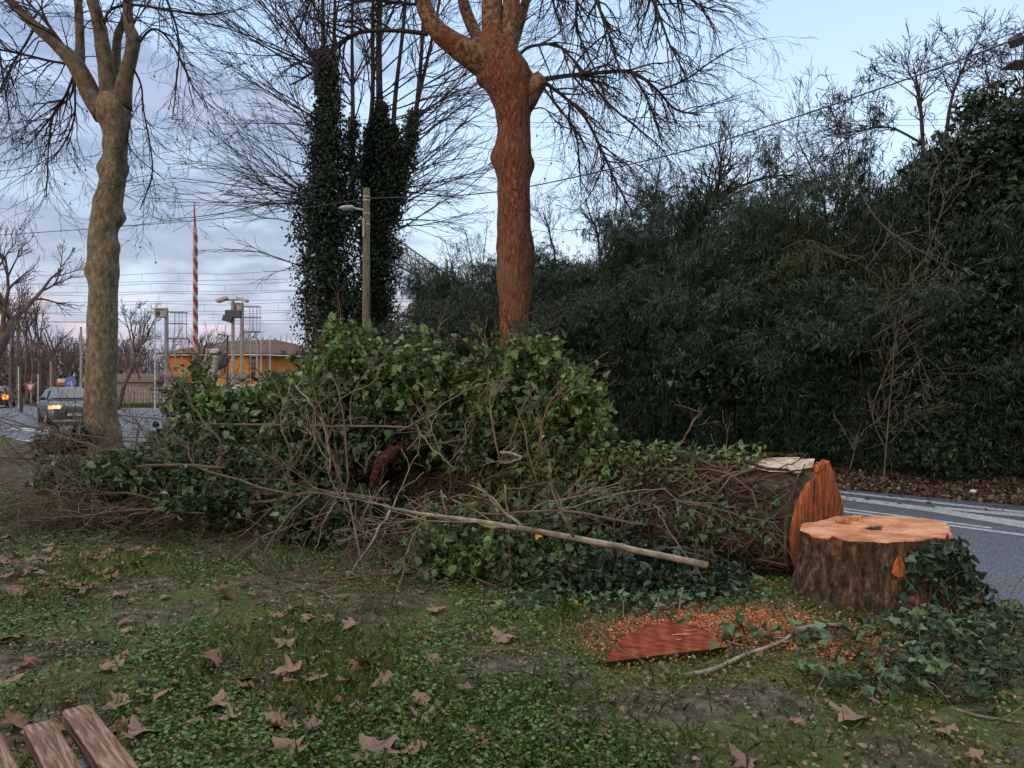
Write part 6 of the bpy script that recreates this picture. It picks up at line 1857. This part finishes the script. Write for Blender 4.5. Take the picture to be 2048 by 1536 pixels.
# low brown building left of the house
b = P(262, 768, 80); mb = MB()
t = empty('low_building', (b[0], b[1], 0), 'low brown roofed shed behind the picket fence', 'shed')
mb.box((b[0], b[1], .9), (7, 5, 1.8)); mb.build('wall', M['balcony'], t)
mb = MB(); x, y = b[0], b[1]; mb.add([(x - 4, y - 3, 1.8), (x + 4, y - 3, 1.8), (x + 4, y + 3, 1.8), (x - 4, y + 3, 1.8), (x - 3.6, y, 2.7), (x + 3.6, y, 2.7)], [(0, 1, 5, 4), (1, 2, 5), (2, 3, 4, 5), (3, 0, 4), (0, 3, 2, 1)]); mb.build('roof', M['roof_tile'], t)

# picket fence behind the junction
fx0, fx1, fy = P(150, 0, 54)[0], P(640, 0, 54)[0], 54.0
t = empty('picket_fence', ((fx0 + fx1) / 2, fy, 0), 'pale weathered picket fence along the railway behind the junction', 'fence')
mb = MB(); x = fx0; random.seed(4)
while x < fx1:
    h = 1.35 + random.uniform(-.05, .05)
    mb.add([(x - .045, fy - .03, .1), (x + .045, fy - .03, .1), (x + .045, fy - .03, h - .06), (x, fy - .03, h), (x - .045, fy - .03, h - .06), (x - .045, fy + .02, .1), (x + .045, fy + .02, .1), (x + .045, fy + .02, h - .06), (x, fy + .02, h), (x - .045, fy + .02, h - .06)],
           [(0, 1, 2, 3, 4), (9, 8, 7, 6, 5), (1, 6, 7, 2), (2, 7, 8, 3), (3, 8, 9, 4), (4, 9, 5, 0)])
    x += .22
mb.build('pickets', M['picket'], t)
mb = MB()
for z in (.4, 1.05):
    mb.box(((fx0 + fx1) / 2, fy + .06, z), (fx1 - fx0, .07, .09))
mb.build('rails', M['picket'], t)
x = fx0
while x < fx1:
    mb = MB(); mb.box((x, fy + .15, .68), (.13, .13, 1.36), bev=.01); mb.build('post', M['picket'], t); x += 2.1
n = 16000
rng = np.random.default_rng(9)
pos = np.stack([fx0 + rng.random(n) * (fx1 - fx0), fy - .2 - rng.random(n) * 3.2, np.full(n, -.02)], 1)
V, f = scatter(BLADE_T, BLADE_F, pos, np.stack([rng.normal(size=n) * .4, rng.normal(size=n) * .4, np.ones(n)], 1), rand_dir(n, rng), .20 + rng.random(n) * .15)
tag(link('fence_grass', raw_mesh('fence_grass', V, f), M['grass']), 'bright grass strip at the picket fence foot', 'grass', kind='stuff')
# wire-mesh fence panel further left
t = empty('mesh_fence', P(75, 812, 53), 'green wire mesh fence left of the grey car', 'fence')
mb = MB(); xa, xb = P(60, 0, 53)[0], P(94, 0, 53)[0]
for k in range(4):
    x = xa + (xb - xa) * k / 3; mb.bar((x, 53, 0), (x, 53, 1.2), .035, 6)
mb.build('posts', M['steel_dark'], t)
mb = MB()
for k in range(14):
    x = xa + (xb - xa) * k / 13; mb.bar((x, 53, .1), (x, 53, 1.15), .01, 3)
for z in (.1, .45, .8, 1.15):
    mb.bar((xa, 53, z), (xb, 53, z), .015, 3)
mb.build('mesh', M['steel_dark'], t)

# ---------------------------------------------------------------- signs
b = P(62, 768, 44); c = P(62, 773, 44)
t = empty('give_way_sign', (b[0], b[1], 0), 'red bordered triangular give way sign at the junction', 'sign')
mb = MB(); mb.bar((b[0], b[1], 0), (b[0], b[1], c[2] + .35), .035, 8); mb.build('post', M['steel'], t)


def tri(r, y, name, m):
    mb = MB(); pts = [(c[0] - r, c[2] + r * .58), (c[0], c[2] - r * 1.15), (c[0] + r, c[2] + r * .58)]
    mb.add([(x, b[1] - y, z) for x, z in pts] + [(x, b[1] - y + .02, z) for x, z in pts], [(0, 1, 2), (5, 4, 3), (0, 3, 4, 1), (1, 4, 5, 2), (2, 5, 3, 0)]); mb.build(name, m, t)


tri(.36, .06, 'red_border', M['red']); tri(.19, .075, 'white_field', M['white'])
mb = MB(); mb.bar((b[0] - .25, b[1] - .5, 0), (b[0] - .25, b[1] - .5, .75), .10, 10); tag(mb.build('bollard', M['steel_dark']), 'short dark bollard beside the give way sign', 'bollard')
b = P(143, 768, 40); c = P(142, 765, 40)
t = empty('direction_sign', (b[0], b[1], 0), 'round blue arrow sign behind the grey car', 'sign')
mb = MB(); mb.bar((b[0], b[1], 0), (b[0], b[1], c[2] + .2), .035, 8); mb.build('post', M['steel'], t)
def disc(cx, cy, cz, r, dep, n=20):
    a = np.arange(n) * 2 * math.pi / n
    mb = MB(); mb.add([(cx + r * math.cos(q), cy, cz + r * math.sin(q)) for q in a] + [(cx + r * math.cos(q), cy + dep, cz + r * math.sin(q)) for q in a], [list(range(n)), list(range(n, 2 * n))[::-1]] + [(k, n + k, n + (k + 1) % n, (k + 1) % n) for k in range(n)]); return mb
disc(c[0], b[1] - .08, c[2], .32, .02).build('blue_disc', M['blue'], t)
mb = MB(); mb.box((c[0] - .02, b[1] - .09, c[2]), (.26, .01, .07), ry=R(-35)); mb.box((c[0] + .10, b[1] - .092, c[2] - .10), (.07, .01, .2)); mb.build('white_arrow', M['white'], t)
b = P(125, 768, 58)
t = empty('direction_board', (b[0], b[1], 0), 'pale boards on posts behind the blue arrow sign', 'sign')
mb = MB()
for s in (-.5, .5):
    mb.bar((b[0] + s, b[1], 0), (b[0] + s, b[1], 2.0), .04, 6)
mb.build('posts', M['steel'], t)
mb = MB(); c = P(130, 761, 58); mb.box((c[0], b[1] - .06, c[2]), (1.1, .04, .30)); mb.build('white_board', M['white'], t)
mb = MB(); c = P(121, 768, 58); mb.box((c[0], b[1] - .07, c[2]), (1.5, .04, .24)); mb.build('red_board', M['red'], t)

# ---------------------------------------------------------------- cars
def car(loc, rz, paint, label, lights, rear=None):
    """origin on the road under the middle, front towards -y"""
    t = empty('car', loc, label, 'car')
    t.rotation_euler = (0, 0, rz)

    def loft(secs, name, m, parent=t, smooth=True):
        # secs: (y, half width bottom, half width top, z0, z1)
        V = []
        for (y, wb, wt, z0, z1) in secs:
            V += [(-wb * .92, y, z0), (-wb, y, z0 + (z1 - z0) * .3), (-wt, y, z1 - (z1 - z0) * .12), (-wt * .9, y, z1), (wt * .9, y, z1), (wt, y, z1 - (z1 - z0) * .12), (wb, y, z0 + (z1 - z0) * .3), (wb * .92, y, z0)]
        fs = [(i * 8 + k, i * 8 + (k + 1) % 8, (i + 1) * 8 + (k + 1) % 8, (i + 1) * 8 + k) for i in range(len(secs) - 1) for k in range(8)]
        fs += [list(range(8))[::-1], list(range((len(secs) - 1) * 8, len(secs) * 8))]
        mb = MB(); mb.add(V, fs)
        me = mb.mesh(name, smooth)
        o = link(name, me, m, parent, (0, 0, 0))
        md = o.modifiers.new('edge', 'BEVEL'); md.width = .03; md.segments = 2; md.limit_method = 'ANGLE'
        return o
    loft([(-2.0, .68, .62, .30, .66), (-1.92, .80, .72, .22, .76), (-1.5, .86, .80, .20, .90), (-.9, .87, .82, .20, .97), (0, .87, .83, .20, .98), (1.2, .87, .83, .20, 1.0), (1.75, .84, .78, .22, .98), (1.92, .74, .68, .30, .90)], 'body', paint)
    cab = loft([(-1.0, .78, .74, .93, .99), (-.35, .76, .60, .93, 1.42), (.3, .76, .60, .93, 1.48), (1.0, .75, .58, .93, 1.45), (1.62, .72, .56, .93, 1.10)], 'cabin', paint)
    for nm, q in (('windscreen', [(-.66, -.96, 1.02), (.66, -.96, 1.02), (.52, -.42, 1.38), (-.52, -.42, 1.38)]), ('rear_window', [(.6, 1.60, 1.12), (-.6, 1.60, 1.12), (-.5, 1.08, 1.40), (.5, 1.08, 1.40)])):
        nv = Vector(q[1]) - Vector(q[0]); nv2 = Vector(q[3]) - Vector(q[0]); n_ = nv.cross(nv2).normalized() * .035
        mb = MB(); mb.add([tuple(Vector(p) + n_) for p in q], [(0, 1, 2, 3)]); mb.build(nm, M['glass'], t, loc=(0, 0, 0))
    for s in (-1, 1):
        for (ya, yb, yc, yd) in ((-.72, .18, .16, -.30), (.26, 1.20, .92, .24)):
            q = [(s * .80, ya, 1.02), (s * .80, yb, 1.02), (s * .645, yc, 1.38), (s * .645, yd, 1.38)]
            mb = MB(); mb.add(q, [(0, 1, 2, 3) if s > 0 else (3, 2, 1, 0)]); mb.build('side_window', M['glass'], t, loc=(0, 0, 0))
        mb = MB(); mb.box((s * .93, -.62, 1.03), (.2, .12, .14), bev=.03); mb.build('mirror', M['car_dark'], t, loc=(0, 0, 0))
        for y in (-1.28, 1.25):
            w = None
            mb = MB(); a = np.arange(18) * 2 * math.pi / 18
            V = [];
            for (rr, xx_) in ((.20, s * .885), (.29, s * .89), (.315, s * .86), (.315, s * .70)):
                V += [(xx_, y + rr * math.cos(q), .315 + rr * math.sin(q)) for q in a]
            mb.add(V, [(i * 18 + k, i * 18 + (k + 1) % 18, (i + 1) * 18 + (k + 1) % 18, (i + 1) * 18 + k) for i in range(3) for k in range(18)] + [list(range(54, 72))])
            w = mb.build('wheel', M['tyre'], t, loc=(0, 0, 0))
            mb = MB(); mb.add([(s * .888, y + .19 * math.cos(q), .315 + .19 * math.sin(q)) for q in a] + [(s * .87, y, .315)], [(k, (k + 1) % 18, 18) for k in range(18)]); mb.build('rim', M['car_silver'], w, loc=(0, 0, 0))
        mb = MB(); mb.box((s * .60, -1.93, .70), (.30, .14, .14), bev=.03, rz=s * .35); mb.build('headlight', M['head'] if lights == 'front' else M['lamp_glass'], t, loc=(0, 0, 0))
        mb = MB(); mb.box((s * .74, -1.80, .70), (.16, .20, .12), bev=.02, rz=s * .7); mb.build('turn_signal', M['amber'] if lights == 'front' and s < 0 else M['lamp_glass'], t, loc=(0, 0, 0))
        mb = MB(); mb.box((s * .68, 1.90, .80), (.22, .12, .20), bev=.03, rz=-s * .35); mb.build('tail_light', M['tail'] if lights == 'rear' else M['red'], t, loc=(0, 0, 0))
        if lights == 'rear':
            mb = MB(); mb.box((s * .76, 1.86, .72), (.30, .24, .26), bev=.02, rz=-s * .5); mb.build('rear_turn_signal', M['amber'], t, loc=(0, 0, 0))  # amber box oversized to stand in for the lamp's glow
    mb = MB(); mb.box((0, -1.985, .45), (.9, .06, .18), bev=.02); mb.build('grille', M['dark'], t, loc=(0, 0, 0))
    mb = MB(); mb.box((0, -2.02, .42), (.5, .02, .11)); mb.build('number_plate', M['white'], t, loc=(0, 0, 0))
    mb = MB(); mb.box((0, 1.93, .62), (.5, .02, .11)); mb.build('number_plate', M['white'], t, loc=(0, 0, 0))
    return t


g = G(134, 846); car((g[0], g[1], 0), R(38), M['car_grey'], 'grey hatchback with lit headlights coming past the knobbly tree', 'front')
g = G(-6, 815); car((g[0], g[1], 0), R(205), M['car_dark'], 'car with glowing orange rear lights leaving at left edge', 'rear')
g = P(492, 768, 37); car((g[0], g[1], 0), R(80), M['car_silver'], 'silver car mostly hidden behind the ivy heap', 'none')

# ---------------------------------------------------------------- background bare trees
def bg_tree(px, d, h, label, seed, lean=0.0, r=.18, lvl=3, mat=None, spread=.55, up=.06, kids=(0, 4, 5, 6), pollard=False, stems=1, name='bare_tree', rmin=.012):
    random.seed(seed)
    b = P(px, 768, d); t = empty(name, (b[0], b[1], 0), label, 'tree')
    tr = MB(); cr = MB()
    for s in range(stems):
        x = b[0] + (s - (stems - 1) / 2) * .5
        pts = [(x, b[1], 0)]
        hh = h * (.42 if not pollard else .6)
        for k in range(1, 6):
            pts.append((x + lean * hh * k / 5 + random.gauss(0, .05), b[1] + random.gauss(0, .05), hh * k / 5))
        tr.tube(pts, [r * (1.25 - .5 * k / 5) for k in range(6)], 8)
        for k in range(5 if stems == 1 else 3):
            grow(cr, pts[-1] if k < 3 else pts[-2], (random.gauss(lean * .6, spread), random.gauss(0, spread), 1.0), h * .42 * random.uniform(.7, 1.1), r * .5, lvl, .12, 0.0, kids, .6, .55, .3, None, rmin, None, 6, up)
    tr.build('trunk', mat or M['twig_far'], t, True)
    cr.build('crown', mat or M['twig_far'], t)
    return t


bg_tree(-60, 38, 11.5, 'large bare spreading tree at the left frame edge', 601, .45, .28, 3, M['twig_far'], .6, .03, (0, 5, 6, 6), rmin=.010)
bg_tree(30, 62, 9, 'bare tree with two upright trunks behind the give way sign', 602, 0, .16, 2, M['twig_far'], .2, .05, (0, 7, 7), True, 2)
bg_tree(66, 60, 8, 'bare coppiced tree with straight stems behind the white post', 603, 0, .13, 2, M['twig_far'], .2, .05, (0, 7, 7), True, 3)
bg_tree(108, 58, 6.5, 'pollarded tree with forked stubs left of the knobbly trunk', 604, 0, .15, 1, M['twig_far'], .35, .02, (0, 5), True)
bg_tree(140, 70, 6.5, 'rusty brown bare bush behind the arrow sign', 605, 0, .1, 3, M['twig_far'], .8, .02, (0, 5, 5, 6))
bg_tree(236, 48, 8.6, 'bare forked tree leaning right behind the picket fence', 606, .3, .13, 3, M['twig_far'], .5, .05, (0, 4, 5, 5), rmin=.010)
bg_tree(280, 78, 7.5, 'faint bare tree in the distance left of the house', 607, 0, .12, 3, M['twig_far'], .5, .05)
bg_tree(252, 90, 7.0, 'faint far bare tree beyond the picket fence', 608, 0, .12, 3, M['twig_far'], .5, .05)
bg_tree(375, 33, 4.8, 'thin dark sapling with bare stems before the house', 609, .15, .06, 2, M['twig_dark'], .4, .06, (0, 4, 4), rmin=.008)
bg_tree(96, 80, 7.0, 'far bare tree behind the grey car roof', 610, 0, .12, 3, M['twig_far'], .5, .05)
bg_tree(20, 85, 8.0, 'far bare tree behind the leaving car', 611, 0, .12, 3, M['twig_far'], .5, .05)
# far treeline: reads as one mass
mb = MB(); random.seed(66)
for k in range(150):
    d = random.uniform(95, 140); px = random.uniform(-150, 620)
    b = P(px, 768, d)
    for j in range(3):
        grow(mb, (b[0] + random.gauss(0, .6), b[1], 0), (random.gauss(0, .2), 0, 1), random.uniform(4, 8), .10, 2, .1, 0, (0, 5, 5), .5, .5, .3, None, .022, None, 5, .05)
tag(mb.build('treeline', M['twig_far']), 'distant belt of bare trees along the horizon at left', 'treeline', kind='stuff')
rng = np.random.default_rng(68)
n = 9000
pos = np.stack([(rng.random(n) * 900 - 250 - 1024) / F * 90, 88 + rng.random(n) * 8, rng.random(n) ** 1.6 * 2.6], 1)
V, f = scatter(CHIP_T, CHIP_F, pos, rand_dir(n, rng), rand_dir(n, rng), .18 + rng.random(n) * .25)
tag(link('hedge_mass', raw_mesh('hedge_mass', V, f, False), material('far hedge', [(.1, (.045, .04, .03)), (.9, (.10, .085, .065))], island=.9)), 'low brown scrub massed beyond the junction', 'scrub', kind='stuff')

# ---------------------------------------------------------------- floodlight tower at the right
dt = 55.0
b = P(2068, 768, dt)
t = empty('floodlight_tower', (b[0], b[1], 0), 'tall lattice floodlight tower at the upper right corner', 'floodlight tower')
pz = P(0, 130, dt)[2]
mb = MB(); hw = .45
for sx in (-1, 1):
    for sy in (-1, 1):
        mb.bar((b[0] + sx * hw, b[1] + sy * hw, 0), (b[0] + sx * hw, b[1] + sy * hw, pz + 2.2), .05, 5)
z = 0.3
while z < pz:
    for (a1, a2) in (((-1, -1), (1, -1)), ((1, -1), (1, 1)), ((1, 1), (-1, 1)), ((-1, 1), (-1, -1))):
        mb.bar((b[0] + a1[0] * hw, b[1] + a1[1] * hw, z), (b[0] + a2[0] * hw, b[1] + a2[1] * hw, z + .9), .025, 4)
        mb.bar((b[0] + a1[0] * hw, b[1] + a1[1] * hw, z), (b[0] + a2[0] * hw, b[1] + a2[1] * hw, z), .022, 4)
    z += .9
mb.bar((b[0] - hw, b[1], pz - 1.4), (b[0] - 1.6, b[1], pz), .04, 4); mb.bar((b[0] + hw, b[1], pz - 1.4), (b[0] + 1.6, b[1], pz), .04, 4)
mb.build('mast', M['steel_dark'], t)
mb = MB()
mb.box((b[0], b[1], pz), (3.8, 1.6, .12))
for z in (.55, 1.1):
    for y in (-.8, .8):
        mb.bar((b[0] - 1.9, b[1] + y, pz + z), (b[0] + 1.9, b[1] + y, pz + z), .03, 4)
for k in range(6):
    x = b[0] - 1.9 + k * .76
    for y in (-.8, .8):
        mb.bar((x, b[1] + y, pz), (x, b[1] + y, pz + 1.1), .03, 4)
mb.build('platform', M['steel_dark'], t)
for (dx, dz, tl) in ((-1.65, 1.55, .5), (-.5, .65, -.2), (.5, 1.6, .1), (1.5, 1.5, -.5)):
    mb = MB(); mb.box((b[0] + dx, b[1] - .5, pz + dz), (.9, .55, .75), ry=-tl, rx=.3, bev=.08); mb.build('floodlight', M['steel_dark'], t)
